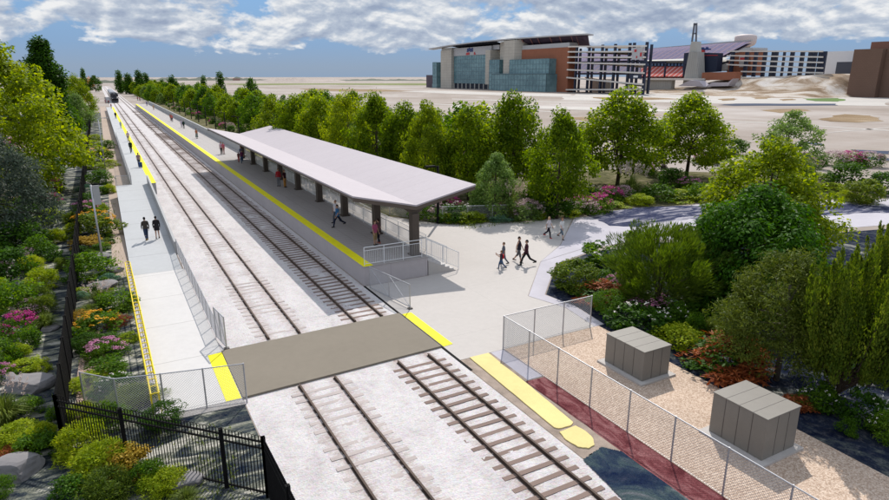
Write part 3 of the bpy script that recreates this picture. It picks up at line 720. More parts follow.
MB().prism([(X,577),(X,600),(X+9,611),(X+9,616),(X+22,616),(X+22,577)], 0, 38.2).build('stone_tower', M_TOWER, r)
MB().prism([(X+1,577.5),(X+1,600),(X+10,610.5),(X+20,616),(X+20,577.5)], 38.21, 40.6).build('tower_crown', M_CONC, r)
glasswall(510, 576.5, 5.2, 32, X+3, 20)
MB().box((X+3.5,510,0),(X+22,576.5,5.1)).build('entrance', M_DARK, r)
for i in range(9): MB().box((X+2.6,510+66*i/8-.5,0),(X+3.4,510+66*i/8+.5,5.1)).build('entrance_post', M_CONC, r)
MB().box((X+2.5,505,32.05),(X+24,576.8,39.6)).build('upper_band', M_METAL, r)
M_BLU = plain('sign_blue', (.012,.035,.16), .5); M_SRED = plain('sign_red', (.45,.03,.035), .5); M_SWHT = plain('sign_white', (.75,.75,.76), .5)
# emblem on the upper band: blue block shapes over a red streak
lg = MB()
for y0,y1,z0,z1 in ((546,549.2,36.2,38.6),(543.6,545.8,36.0,39.3),(540.4,543.4,36.2,38.4),(538,540.2,36.0,39.0),(546.5,549.6,35.2,36.1),(538,544,35.3,35.95)): lg.box((X+2.2,y0,z0),(X+2.49,y1,z1))
e = lg.build('emblem', M_BLU, r)
lg = MB()
lg.add([(X+2.3,551.5,32.4),(X+2.3,544.6,32.6),(X+2.3,544.2,34.8),(X+2.3,550.6,34.6)], [(0,1,2,3)]); lg.add([(X+2.3,536.4,32.5),(X+2.3,532.6,32.4),(X+2.3,534.6,35.2),(X+2.3,535.6,35.0)], [(0,1,2,3)])
lg.build('emblem_red', M_SRED, e)
MB().box((X-1,501.4,4.6),(X+18,509.6,35.6)).build('stone_pier', M_TOWER, r)
MB().box((X+4,494,36),(X+20,504.9,40)).build('grey_block', M_METAL, r)
glasswall(484.2, 501, 0, 26.6, X-2, 16)
MB().prism([(X+2,453),(X-5,457),(X-5,473),(X+2,484),(X+4,492.5),(X+26,492.5),(X+26,453)], 0, 42.2).build('stone_tower', M_TOWER, r)
MB().box((X,390.3,0),(X+9,452.8,34)).build('brick_wall', M_BRICK, r)
MB().box((X+.4,390.8,34.01),(X+9,452.9,37.4)).build('cladding_band', M_METAL, r)
glasswall(405.5, 461, 13.95, 25.7, X-7, 8); glasswall(403.5, 482.5, 0, 13.8, X-11, 13)
MB().box((X-11.4,403.2,13.81),(X-6.8,483,14.4)).build('ledge', M_MULL, r)
# roof: a shallow arc in three runs
prof = [(622,41.2),(577,43.0),(520,44.0),(460,44.0),(410,43.4),(367,42.6)]
b = MB()
for (ya,za),(yb,zb) in zip(prof[:-1],prof[1:]):
    xa, xb = X-3, X+3
    b.add([(xa,ya,za),(xb,ya,za-.5),(xb,yb,zb-.5),(xa,yb,zb),(xa,ya,za-1.0),(xb,ya,za-1.4),(xb,yb,zb-1.4),(xa,yb,zb-1.0)], [(0,1,2,3),(4,7,6,5),(0,3,7,4),(1,5,6,2),(0,4,5,1),(3,2,6,7)])
b.build('roof', M_METAL, r)
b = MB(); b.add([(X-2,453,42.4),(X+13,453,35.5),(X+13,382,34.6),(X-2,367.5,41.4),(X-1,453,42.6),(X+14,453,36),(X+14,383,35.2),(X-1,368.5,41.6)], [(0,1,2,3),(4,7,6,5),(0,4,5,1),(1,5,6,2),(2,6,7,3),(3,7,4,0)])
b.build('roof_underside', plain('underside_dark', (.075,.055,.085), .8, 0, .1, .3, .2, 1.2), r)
for y in (450,438,428,412,400,386,380,369):
    MB().bar((X+12.6,y+13,35.2),(X-2.3,y,42.0),.8,.5).build('roof_strut', M_REDST, r)
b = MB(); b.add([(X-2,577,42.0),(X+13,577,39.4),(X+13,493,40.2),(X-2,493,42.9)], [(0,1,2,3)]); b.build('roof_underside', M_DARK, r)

# open steel concourse between the building and the seating bowl
def concourse(name, ys, y0, y1, beams, xf, xb, label, zb=0, ramps=True):
    r = empty(name, (xf, (y0+y1)/2, zb), label, 'concourse')
    zt = max(b[0] for b in beams)
    for y in ys:
        MB().box((xf,y-.8,zb),(xf+1.5,y+.8,zt)).build('column', M_NAVYP, r)
        yb = y*xb/xf-4.5
        if yb > y1+12: MB().box((xb,yb-.7,zb),(xb+1.5,yb+.7,zt-.6)).build('column', M_NAVYP, r)
    for k, (za, zc) in enumerate(beams):
        b = MB(); b.bar((xf-.9,y0,za),(xf-.9,y1,zc),1.2,1.0); b.build('beam', M_BEAM, r)
        MB().bar((xb-1.0,y0,za-.2),(xb-1.0,y1*xb/xf,zc-.2-(1.2 if k%2 else 0)),1.0,1.1).build('beam', M_BEAMT, r)
        if k: MB().add([(xf-.2,y0,za-.5),(xb-.5,y0,za-.5),(xb-.5,y1*xb/xf,zc-.5),(xf-.2,y1,zc-.5)], [(0,1,2,3)]).build('floor', M_BEAMT, r)
    return r
r = concourse('steel_concourse', (382,368,354,341,327,323,311.6), 390.2, 310.6, [(34.2,31.6),(30.4,28.0),(26.5,24.4),(22.4,19.8),(17.1,14.2),(11.2,6.8),(1.9,3.6)], 325, 344, 'open navy steel concourse with pale beams beside the red brick wall')
b = MB(); b.box((323.2,312.5,23),(324,322,30.8)); p = b.build('display_panel', M_METAL, r)
b = MB()
for y0,y1,z0,z1 in ((313,314.6,25,27.5),(318,320,28,29.6),(317,318,24,25.4)): b.box((323.0,y0,z0),(323.19,y1,z1))
b.build('panel_red', M_SRED, p)
MB().box((322.9,311.8,10.5),(323.9,323,13.6)).build('sign_board', M_NAVYP, r)
MB().box((322.6,314.5,11.3),(322.89,318.5,12.6)).build('sign_board', M_SWHT, r)
tag(MB().box((352,371,0),(356,395,9.9)).build('ribbed_wall', M_RIB), 'grey ribbed concrete wall seen through the steel concourse', 'wall')

# seating bowl
def far(px, py, X): return onX(px, py, X)
r = empty('grandstand', (430,360,0), 'open grandstand with purple grey upper seats and red lower seats', 'grandstand')
def quad4(pts, mat, name):
    b = MB(); b.add([tuple(p) for p in pts], [(0,1,2,3)]); b.add([tuple(p+Vector((1.5,0,-1.5))) for p in pts], [(3,2,1,0)]); return b.build(name, mat, r)
quad4([far(560,62,430),far(718,58.5,430),far(751,41.3,460),far(560,55,470)], M_SEATP, 'upper_deck')
quad4([far(645,61,425),far(722,60.5,425),far(730,57,430),far(645,60,430)], M_CONC, 'deck_edge')
b = MB(); p0, p1 = far(642,49.6,468), far(752,40.3,461); b.bar(p0, p1, 2, 1.0); b.build('rim', M_METAL, r)
quad4([far(640,76.5,415),far(682,76.5,415),far(700,66.5,428),far(640,66.5,428)], M_SEATR, 'lower_deck')
quad4([far(560,73,415),far(640,73,415),far(640,62,430),far(560,63,430)], mat_seats('club_seats', (.17,.16,.22),(.3,.2,.2)), 'lower_deck')
quad4([far(640,67.2,430),far(730,67.2,430),far(730,60.5,431),far(640,60.5,431)], M_NAVYP, 'suite_band')
b = MB()
for k in range(22):
    p = far(645+k*3.4, 64.5, 428.5); b.box((p.x,p.y-1.1,p.z-1.0),(p.x+.3,p.y+1.0,p.z+.9))
b.build('suite_windows', plain('suite_window', (.10,.19,.36), .3), r)
quad4([far(640,68.3,428),far(702,68.3,428),far(702,67,428),far(640,67,428)], M_CONC, 'suite_ledge')
b = MB(); a_, c_ = far(645,92,400), far(672,78.5,400)
b.box((400,c_.y,0),(404,a_.y+4,10.2)); tag(b.build('ribbed_wall', M_RIB), 'wide grey ribbed wall below the red lower seats', 'wall')
b = MB(); a_, c_ = far(640,79,399), far(700,79,399)
b.box((398.5,c_.y-4,9.2),(405,a_.y,10.6)); tag(b.build('parapet', M_BEAM), 'pale ledge running below the seats towards the light tower', 'ledge')
b = MB()
for px in (664,683):
    p = far(px,76.5,410); q = far(px,64,410); b.box((410,p.y-.6,p.z),(411,p.y+.6,q.z))
a_, c_ = far(644,63,410), far(664.5,63,410); b.box((409.5,c_.y-.5,a_.z-.5),(411,a_.y,a_.z+.7))
tag(b.build('gantry', M_NAVYP), 'navy gantry standing in front of the red seats', 'gantry')
# light tower with twin masts
r = empty('light_tower', (405,345,0), 'tall tapering pale tower with two thin masts beside the scoreboard', 'tower')
def wedge(b, X, pts, dep):
    P = [far(x,y,X) for x,y in pts]; n = len(P)
    b.add([(p.x,p.y,p.z) for p in P]+[(p.x+dep,p.y,p.z) for p in P], [tuple(range(n)), tuple(range(n,2*n))[::-1]]+[(i,(i+1)%n,n+(i+1)%n,n+i) for i in range(n)]); return b
wedge(MB(), 402, [(682.5,85),(699,85),(697.6,70),(697.1,52),(689,52),(686.3,66)], 8).build('tower_shaft', M_RIB, r)
wedge(MB(), 403.5, [(689.2,51.9),(697,51.9),(696.7,41.5),(691.6,41.5),(690.6,44)], 5).build('tower_top', M_CONC, r)
b = MB(); 
for a_, c_ in (((692,42),(694.6,23)),((696,42),(696.6,23)),((693,33.5),(696.4,33.5)),((694.3,24.5),(696.6,24.5))): b.bar(far(*a_,405), far(*c_,405), 1.0, 1.0)
b.build('mast', plain('mast_grey', (.13,.14,.17), .6), r)
# scoreboards
r = empty('scoreboard', (412,338,0), 'large navy scoreboard right of the pale tower with a blue and red sign on top', 'scoreboard')
wedge(MB(), 412, [(697.5,73),(716.3,71.5),(718,53),(697.5,52.5)], 6).build('screen', M_NAVYP, r)
wedge(MB(), 411.6, [(697.6,55.6),(717.6,55.6),(717.7,55.0),(697.6,55.0)], .35).build('sign_red_strip', M_SRED, r)
wedge(MB(), 412, [(698.5,52.3),(703.5,52.3),(703.5,49.8),(698.5,50)], 2).build('sign_red_block', M_SRED, r)
b = MB()
for k, (x0, h_) in enumerate(((699,49.2),(701.2,47.2),(703.4,48.2),(705.6,47.0),(708,48.6))): wedge(b, 412.4, [(x0,50),(x0+1.9,50),(x0+1.8,h_),(x0+.2,h_)], 1.5)
b.build('sign_blue_shapes', M_BLU, r)
r = empty('scoreboard', (412,358,0), 'narrow navy scoreboard left of the pale tower', 'scoreboard')
wedge(MB(), 413, [(682.4,70),(684.5,71.5),(688.5,71.5),(688.5,52.6),(684.2,53)], 5).build('screen', M_NAVYP, r)
# brick walls and second concourse on the raised ground
tag(wedge(MB(), 400, [(701.5,80),(735,80),(735.5,71.8),(702,72.6)], 6).build('brick_wall', M_BRICK), 'low red brick wall below the large scoreboard', 'wall')
r = empty('brick_tower', (425,310,10), 'red brick tower with a grey cap at the end of the upper seats', 'tower')
wedge(MB(), 425, [(726,75.5),(751,75.5),(750.5,50),(731,53.5)], 16).build('shaft', M_BRICK, r)
wedge(MB(), 424.5, [(730.8,53.4),(753,50),(753,47.5),(745,47.8)], 17).build('cap', M_METAL, r)
wedge(MB(), 423, [(739,67),(746,67),(746,55),(739,55)], .6).build('screen', M_METAL, r)
wedge(MB(), 422.6, [(740,60.5),(745,60.5),(745,57.5),(740,57.5)], .35).build('screen_red', M_SRED, r)
wedge(MB(), 423.2, [(720,71),(727,69.8),(726,63),(719,66)], 8).build('side_block', M_CONC, r)
r = empty('steel_concourse', (420,280,12), 'open steel concourse with navy columns and five pale beams on the raised ground', 'concourse')
ytop = lambda px: 51+ (px-735)*.010
for px in (731,745,754,763,770.5,774,782,790,800,808,812.5,818,822):
    w_ = .6 if px in (770.5,782) else 1.2
    p = far(px-1.2,74.6,420); q = far(px,51.4,420); MB().box((420,p.y-w_,p.z-1.5),(421.6,p.y+w_,q.z)).build('column', M_NAVYP, r)
for py0, py1 in ((51.2,51.4),(55.6,57),(60.2,62.5),(64.6,68),(71.5,72.8)):
    a_ = far(727 if py0 < 70 else 741,py0,418.5); c_ = far(823,py1,418.5); MB().bar(a_, c_, 1.0, .9).build('beam', M_BEAM, r)
# pale water tank behind
r = empty('water_tank', (470,350,0), 'round pale water tank rising behind the upper seats', 'water tank')
Pt = far(745.5,40,520); wpx = depth(Pt)/FPX
b = MB(); rad = 10.3*wpx
zc = Pt.z; hh = 5.2*wpx
b.tube([(Pt.x,Pt.y,zc-hh*1.25),(Pt.x,Pt.y,zc-hh*.95),(Pt.x,Pt.y,zc-hh*.5),(Pt.x,Pt.y,zc+hh*.55),(Pt.x,Pt.y,zc+hh*.85),(Pt.x,Pt.y,zc+hh*1.0)], [rad*.55,rad*.86,rad*.98,rad,rad*.9,rad*.55], 28)
b.build('tank', plain('tank_paint', (.56,.48,.47), .6, 0, .3, .05, .05, .5), r, True)
MB().tube([(Pt.x,Pt.y,0),(Pt.x,Pt.y,zc-hh)], rad*.5, 16).build('stem', M_CONC, r, True)
# far white hall
p0, p1 = far(823,68,560), far(856,68,560); z1 = far(823,51.8,560).z
r = tag(MB().box((560,p1.y-30,0),(590,p0.y,z1)).build('white_hall', plain('hall_white', (.68,.67,.68), .6, 0, .3, .04, .05, .5)), 'long pale hall on the skyline left of the brown block', 'hall')
p0, p1 = far(836,67.5,540), far(852,67.5,540); z1 = far(836,62,540).z
tag(MB().box((540,p1.y-8,0),(552,p0.y,z1)).build('dark_shed', plain('shed_dark', (.06,.065,.085), .6)), 'small dark shed in front of the long pale hall', 'shed')
# brown brick block on the right
r = empty('brick_building', (400,200,0), 'tall brown brick building at the right edge without visible windows', 'building')
MB().box((400,202.6,0),(440,218.5,27.6)).build('wing', M_BRICKD, r)
MB().box((404,140,0),(440,202.5,27.9)).build('wing', M_BRICKD, r)
MB().box((416,150,27.95),(440,218,32.2)).build('upper_wing', M_BRICKE, r)
# raised ground below the right concourse
P = lambda x, y, X: tuple(onX(x,y,X)[:2])
def terrain_slope():
    b = MB(); ys = [430,400,375,350,335,320,300,280,262,250,238,230,225,220,214]; zs = [0,1,2,3.5,5.5,9.5,11.5,12.4,13.0,13.4,13.6,12.6,9.5,4.5,0]
    prof = [(340,0),(352,.015),(366,.05),(378,.14),(388,.27),(396,.45),(403,.68),(409,.88),(416,1.0),(480,1.03),(600,1.05)]
    from mathutils import noise as mn
    yy = []; zz_ = []
    for i in range(len(ys)-1):
        for j in range(4): t = j/4; yy.append(ys[i]+(ys[i+1]-ys[i])*t); zz_.append(zs[i]+(zs[i+1]-zs[i])*t)
    yy.append(ys[-1]); zz_.append(zs[-1]); ys, zs = yy, zz_
    vs = [(x+4*mn.noise(Vector((x*.05,y*.07,1))), y, max(-.03, z*f-.03+(1.3*mn.noise(Vector((x*.07,y*.06,5)))*min(1,z*f*.6) if x < 420 else 0))) for y, z in zip(ys, zs) for x, f in prof]; n = len(prof)
    fs = [(i*n+k, i*n+k+1, (i+1)*n+k+1, (i+1)*n+k) for i in range(len(ys)-1) for k in range(n-1)]
    b.add(vs, fs); o = structure('hill', b, M_HILL); o.data.shade_smooth(); return o
terrain_slope()
M_PALE2 = plain('pale_ramp', (.46,.44,.42), .9, 0, .2, .1, .05, .6)
def road_strip(pts, w, z, name):
    b = MB()
    for (a, c) in zip(pts[:-1], pts[1:]): b.bar(a, c, w, .3)
    return structure(name, b, M_PALE2)
#road_strip([(410,226,12.6),(413,240,14.2),(411,260,13.6),(410,282,12.9),(408,300,12.0)], 7, 0, 'access_road')
# collapsed pale shapes under the tower: concrete ramps
for k, (pts, lab) in enumerate((([(678,86),(690,80.2),(699,81),(704,86.5)], 'pale sloping concrete apron below the light tower'),([(706,86.5),(712,82.5),(728,82.5),(733,78.5),(728,86)], 'low rounded concrete wall below the brick wall'))):
    tag(wedge(MB(), 388+k*3, pts, 7).build('concrete_apron', mat_concrete('apron%d'%k, (.42,.39,.43), None, 0, 0, .8, .15)), lab, 'wall')
# low skyline ridges
M_RIDGE = plain('ridge', (.12,.13,.105), .95, 0, .1, .25, .004, .03)
M_RIDGE2 = plain('ridge_pale', (.38,.33,.30), .95, 0, .1, .2, .004, .03)
def ridge(x0, x1, D, hmax, seed, mat, name='hills'):
    rr = random.Random(seed); b = MB(); n = 40; vs = []
    for i in range(n+1):
        px = x0+(x1-x0)*i/n; d = ray(px, 78); d = Vector((d.x,d.y,0)).normalized(); t = i/n
        h = hmax*(.35+.65*rr.random())*min(1, 4*t, 4*(1-t))+.5
        p = d*D; q = d*(D+240); vs += [(p.x,p.y,0),(p.x*1.03,p.y*1.03,h),(q.x,q.y,h*.6),(q.x,q.y,0)]
    fs = [(i*4+k, (i+1)*4+k, (i+1)*4+k+1, i*4+k+1) for i in range(n) for k in range(3)]
    b.add(vs, fs); o = structure(name, b, mat); o.data.shade_smooth()
ridge(255,345,1500,9,1,M_RIDGE2); ridge(330,440,1700,5,2,M_RIDGE); ridge(-60,140,1300,8,3,M_RIDGE); ridge(735,960,1500,8,4,M_RIDGE2); ridge(135,270,1900,10,5,M_RIDGE)
# small brick coloured building on the skyline behind the tree row
P = at(236.5,80.6); 
tag(MB().prism([(P.x-9,P.y),(P.x+9,P.y-5),(P.x+10,P.y+6),(P.x-8,P.y+11)], 0, 6).build('building', plain('sky_build', (.34,.22,.18), .8)), 'small reddish building on the skyline behind the tree row', 'building')

# ------------------------------------------------------------------ train
M_LOCO = plain('loco_dark', (.022,.022,.028), .45, .2, .5, .2, .6, 4)
M_SILV = plain('coach_silver', (.34,.34,.36), .35, .6, .5, .12, .3, 2)
M_WIND = plain('train_glass', (.015,.02,.03), .1, 0, .6)
M_LAMPG = plain('loco_grey', (.30,.31,.33), .5)
ty = 335; tx = 6.41
r = empty('locomotive', (tx,ty,0), 'dark locomotive coming towards the station on the pale track', 'locomotive')
b = MB()
def sect(b, secs):
    """loft of cross sections: list of (y, half width, z0, z1, chamfer)"""
    vs = []; n = 8
    for y, hw, z0, z1, ch in secs: vs += [(tx-hw,y,z0),(tx+hw,y,z0),(tx+hw,y,z1-ch*1.3),(tx+hw-ch*.4,y,z1-ch*.5),(tx+hw-ch*1.4,y,z1),(tx-hw+ch*1.4,y,z1),(tx-hw+ch*.4,y,z1-ch*.5),(tx-hw,y,z1-ch*1.3)]
    fs = [tuple(range(8))]+[tuple((len(secs)-1)*8+i for i in range(8))[::-1]]
    for k in range(len(secs)-1):
        for i in range(8): fs.append((k*8+i, k*8+(i+1)%8, (k+1)*8+(i+1)%8, (k+1)*8+i))
    b.add(vs, fs); return b
sect(b, [(ty,1.35,1.1,2.6,.3),(ty+1.0,1.5,1.0,3.0,.35),(ty+1.3,1.55,1.0,3.2,.4)]); b.build('nose', M_LOCO, r)
sect(MB(), [(ty+1.31,1.55,1.0,4.6,.5),(ty+4,1.58,1.0,4.75,.5),(ty+20,1.58,1.0,4.7,.5)]).build('body', M_LOCO, r)
for s in (-1,1):
    MB().box((tx+s*.75-.52,ty+1.25,3.35),(tx+s*.75+.52,ty+1.305,4.1)).build('windscreen', M_WIND, r)
    MB().box((tx+s*1.0-.14,ty-.06,2.05),(tx+s*1.0+.14,ty-.003,2.25)).build('headlight', M_SWHT, r)
MB().box((tx-1.25,ty-.05,1.25),(tx+1.25,ty-.002,1.9)).build('front_panel', M_BLACK, r)
MB().box((tx-.42,ty+1.24,4.15),(tx+.42,ty+1.304,4.4)).build('number_board', M_LAMPG, r)
b = MB(); b.add([(tx-1.4,ty-.5,.25),(tx+1.4,ty-.5,.25),(tx+1.4,ty,1.08),(tx-1.4,ty,1.08),(tx-1.4,ty+.2,.25),(tx+1.4,ty+.2,.25)], [(0,1,2,3),(0,4,5,1),(3,2,5,4),(0,3,4),(1,5,2)]); b.build('plough', M_LOCO, r)
for yy in (ty+3.5, ty+16):
    b = MB()
    for dy in (-1.3,1.3):
        for s in (-.755,.755): b.tube([(tx+s-.06,yy+dy,.6),(tx+s+.06,yy+dy,.6)], .46, 16)
    b.box((tx-1.1,yy-2.2,.5),(tx+1.1,yy+2.2,.95)); b.build('bogie', M_LOCO, r)
for k in range(3):
    y0 = ty+21.2+k*26; r = empty('coach', (tx,y0,0), ['silver passenger coach directly behind the dark locomotive','second silver passenger coach behind the locomotive','last silver passenger coach of the train'][k], 'coach')
    sect(MB(), [(y0,1.5,1.0,4.4,.5),(y0+.4,1.55,.9,4.75,.55),(y0+24.6,1.55,.9,4.75,.55),(y0+25,1.5,1.0,4.4,.5)]).build('body', M_SILV, r)
    for s in (-1,1): MB().box((tx+s*1.552-.012,y0+2,2.5),(tx+s*1.552+.012,y0+23,3.3)).build('window', M_WIND, r)
    b = MB()
    for yy in (y0+4,y0+21): b.box((tx-1.1,yy-1.6,.15),(tx+1.1,yy+1.6,.9))
    b.build('bogie', M_LOCO, r)

# ------------------------------------------------------------------ vegetation
def leaf_mesh(name, P, D, NRM, L, W, mat, fold=.18):
    """rhombic leaves: P base points, D directions, NRM facing, L length, W width (arrays)"""
    n = len(P); D = D/np.linalg.norm(D,axis=1,keepdims=True)
    T = np.cross(D, NRM); ln = np.linalg.norm(T,axis=1,keepdims=True); T = T/np.maximum(ln,1e-6); U = np.cross(T, D)
    L = np.broadcast_to(L,(n,))[:,None]; W = np.broadcast_to(W,(n,))[:,None]
    V = np.empty((n,4,3)); V[:,0] = P; V[:,1] = P+D*L*.45+T*W*.5+U*W*fold; V[:,2] = P+D*L; V[:,3] = P+D*L*.45-T*W*.5+U*W*fold
    me = bpy.data.meshes.new(name); me.vertices.add(4*n); me.vertices.foreach_set('co', V.reshape(-1).astype(np.float32))
    me.loops.add(4*n); me.loops.foreach_set('vertex_index', np.arange(4*n,dtype=np.int32))
    me.polygons.add(n); me.polygons.foreach_set('loop_start', np.arange(0,4*n,4,dtype=np.int32))
    me.update(calc_edges=True); me.materials.append(mat); return me
def unit(n):
    v = rng.normal(size=(n,3)); return v/np.linalg.norm(v,axis=1,keepdims=True)
def clumps(centers, radii, per, L, W, mat, name='crown', up=.5, out=.9, flat=.75, droop=0.0, shell=.55):
    """leaves gathered in clumps"""
    C = np.array(centers); n = len(C)*per; ci = np.repeat(np.arange(len(C)), per); rr = np.array(radii)[ci]
    u = unit(n); rad = rr*(shell+(1-shell)*rng.random(n)**.6)*np.where(rng.random(n)<.18,1.18,1)
    off = u*rad[:,None]; off[:,2] *= flat; P = C[ci]+off
    nr = u*out+unit(n)*.75+np.array([0,0,up]); D = np.cross(nr, unit(n))+u*.35+np.array([0,0,-droop])
    s = rng.uniform(.65,1.25,n)
    return leaf_mesh(name, P, D, nr, L*s, W*s, mat)
def limbs(b, base, top, r0, tips, seed=0):
    b.tube([base, (base[0]+.02,base[1],base[2]+(top[2]-base[2])*.5), top], [r0, r0*.72, r0*.3], 8)
    rr = random.Random(seed)
    for t in tips:
        f = rr.uniform(.25,.8); s = Vector(base).lerp(Vector(top), f); t = Vector(t)
        m = s.lerp(t,.5)+Vector((0,0,.06*(t-s).length)); b.tube([s,m,t], [r0*.42*(1-f*.5), r0*.25, r0*.08], 5, False)
M_BARK = plain('bark', (.075,.055,.042), .9, 0, .15, .35, 2, 14)
M_BARKL = plain('bark_grey', (.15,.125,.105), .9, 0, .15, .35, 2, 14)
LM_MAPLE = leafmat('leaf_maple', [(.0,(.024,.052,.003)),(.35,(.072,.130,.004)),(.7,(.15,.215,.007)),(1,(.31,.36,.012))], .52)
LM_YEL = leafmat('leaf_yellowgreen', [(0,(.035,.065,.004)),(.35,(.095,.150,.006)),(.7,(.18,.235,.012)),(1,(.32,.36,.02))], .50)
LM_DARK = leafmat('leaf_dark', [(0,(.010,.030,.003)),(.4,(.024,.070,.005)),(.75,(.048,.115,.009)),(1,(.085,.16,.016))], .34)
LM_DOME = leafmat('leaf_dome', [(0,(.010,.034,.002)),(.4,(.024,.080,.004)),(.75,(.050,.135,.008)),(1,(.09,.19,.015))], .36)
LM_MID = leafmat('leaf_mid', [(0,(.018,.050,.004)),(.4,(.045,.11,.007)),(.75,(.09,.17,.012)),(1,(.16,.25,.022))], .44)
LM_PALE = leafmat('leaf_pale', [(0,(.04,.085,.018)),(.4,(.095,.165,.035)),(.75,(.16,.245,.06)),(1,(.25,.33,.10))], .38)
LM_OLIVE = leafmat('leaf_olive', [(0,(.018,.028,.005)),(.4,(.05,.075,.010)),(.75,(.10,.13,.018)),(1,(.17,.20,.035))], .28)
LM_UPR = leafmat('leaf_upright', [(0,(.025,.050,.006)),(.4,(.065,.11,.011)),(.75,(.13,.175,.018)),(1,(.21,.24,.03))], .35)
LM_SILV = leafmat('leaf_silver', [(0,(.015,.026,.018)),(.45,(.038,.058,.040)),(.8,(.10,.125,.09)),(1,(.22,.24,.18))], .2)
LM_LIME = leafmat('leaf_lime', [(0,(.07,.12,.004)),(.4,(.16,.235,.007)),(.75,(.28,.34,.012)),(1,(.40,.42,.025))], .35)
LM_GOLD = leafmat('leaf_gold', [(0,(.12,.075,.006)),(.4,(.24,.155,.012)),(.75,(.36,.24,.025)),(1,(.42,.32,.05))], .3)
LM_TEAL = leafmat('leaf_teal', [(0,(.03,.075,.05)),(.4,(.06,.14,.085)),(.8,(.11,.21,.13)),(1,(.17,.27,.18))], .25)
LM_RUST = leafmat('leaf_rust', [(0,(.08,.020,.008)),(.4,(.19,.050,.018)),(.8,(.31,.095,.03)),(1,(.40,.16,.05))], .3)
LM_GRASS = leafmat('leaf_grass', [(0,(.045,.07,.012)),(.4,(.09,.13,.022)),(.8,(.16,.20,.045)),(1,(.26,.27,.09))], .35)
LM_ORNG = leafmat('leaf_orange', [(0,(.22,.09,.01)),(.5,(.42,.17,.015)),(1,(.5,.27,.03))], .35)
FM_MAG = leafmat('petal_magenta', [(0,(.20,.010,.085)),(.5,(.40,.03,.19)),(1,(.55,.10,.32))], .25)
FM_PINK = leafmat('petal_pink', [(0,(.30,.09,.20)),(.5,(.46,.17,.32)),(1,(.58,.33,.46))], .25)
FM_DUST = leafmat('petal_dusty', [(0,(.22,.13,.15)),(.5,(.38,.26,.28)),(1,(.55,.45,.45))], .25)
FM_WHITE = leafmat('petal_white', [(0,(.5,.47,.42)),(.5,(.66,.62,.58)),(1,(.78,.76,.72))], .2)
FM_ORNG = leafmat('petal_orange', [(0,(.5,.16,.01)),(.5,(.60,.29,.015)),(1,(.66,.42,.03))], .2)
FM_PLUME = leafmat('plume', [(0,(.30,.22,.19)),(.5,(.44,.35,.31)),(1,(.58,.51,.47))], .3)

PROTO = {}
def tree_proto(key, crown_fn, variants, bark):
    """every variant is normalised: height 1, crown width 1"""
    PROTO[key] = [crown_fn(i) for i in range(variants)]
def ell_centers(n, seed, z0, z1, shape, jit=.10, core=.30, asp=1.0):
    """clump centres inside a body of revolution: shape(t) gives the radius (<= .5) at height fraction t"""
    rr = np.random.default_rng(seed); out = []; rad = []
    lob = rr.uniform(0,6.28,3)
    while len(out) < n:
        t = rr.random(); a = rr.uniform(0,2*math.pi); R_ = asp*shape(t)*(1+.16*math.sin(2*a+lob[0]+3*t)+.12*math.sin(3*a+lob[1]-5*t))
        q = math.sqrt(core+(1-core)*rr.random()); 
        if rr.random() > .35+1.3*R_/asp: continue
        r = R_*q; out.append((r*math.cos(a)+rr.normal()*jit*.3, r*math.sin(a)+rr.normal()*jit*.3, z0+(z1-z0)*t+rr.normal()*jit*.25))
    return out
def make_tree(seed, shape, z0, z1, nc, cr, per, L, W, mat, bark=None, r0=.018, droop=0, up=.5, lean=.03, trunk_top=.75, flat=.75, core=.3, name='crown', asp=.8):
    C = ell_centers(nc, seed, z0, z1, lambda t: max(.02, shape(t)-cr*.62/asp), core=core, asp=asp, jit=.10*asp); rr = random.Random(seed)
    rad = [cr*rr.uniform(.65,1.3) for _ in C]
    crown = clumps(C, rad, per, L, W, mat, name, up=up, droop=droop, flat=flat)
    b = MB(); tips = rr.sample(C, min(14, len(C))); limbs(b, (0,0,-.01), (lean*rr.uniform(-1,1),lean*rr.uniform(-1,1),trunk_top), r0, tips, seed)
    me = bpy.data.meshes.new('trunk'); me.from_pydata([tuple(v) for v in b.v], [], b.f); me.materials.append(bark or M_BARK); me.shade_smooth()
    return (me, crown)
sh_maple = lambda t: .5*min(1, 1.15*math.sin(math.pi*(t*.86+.13))**.8)*(1.08-.45*t)/.9
sh_pop = lambda t: .5*(math.sin(math.pi*min(1,(t*.90+.09)))**.55)*(1-.35*t)
sh_dome = lambda t: .5*math.sqrt(max(0,1-t**2.2))
sh_round = lambda t: .5*math.sqrt(max(.02,1-(2*t-1)**2))
sh_fan = lambda t: .5*(.35+.75*math.sin(math.pi*(t*.8+.12)))*(1.0-.25*t)
NV = {}
ASP = {}
def reg(key, n, **k):
    ASP[key] = k.get('asp',.8); PROTO[key] = [make_tree(100*len(PROTO)+i, **k) for i in range(n)]
reg('maple', 4, shape=sh_maple, z0=.20, z1=.95, nc=150, cr=.085, per=95, L=.030, W=.019, mat=LM_MAPLE, asp=.78)
reg('maple_far', 4, shape=sh_maple, z0=.13, z1=.95, nc=85, cr=.105, per=44, L=.055, W=.036, mat=LM_MAPLE, asp=.9)
reg('mid_far', 3, shape=sh_maple, z0=.10, z1=.95, nc=85, cr=.105, per=42, L=.055, W=.036, mat=LM_MID, asp=.9)
reg('yellow', 2, shape=sh_maple, z0=.12, z1=.95, nc=190, cr=.085, per=95, L=.028, W=.018, mat=LM_YEL, asp=1.0)
reg('broad', 1, shape=sh_maple, z0=.06, z1=.95, nc=260, cr=.080, per=105, L=.028, W=.016, mat=LM_YEL, flat=.55, up=.8, asp=1.05)
reg('poplar', 2, shape=sh_pop, z0=.03, z1=.97, nc=260, cr=.045, per=100, L=.022, W=.014, mat=LM_DARK, flat=1.4, asp=.36)
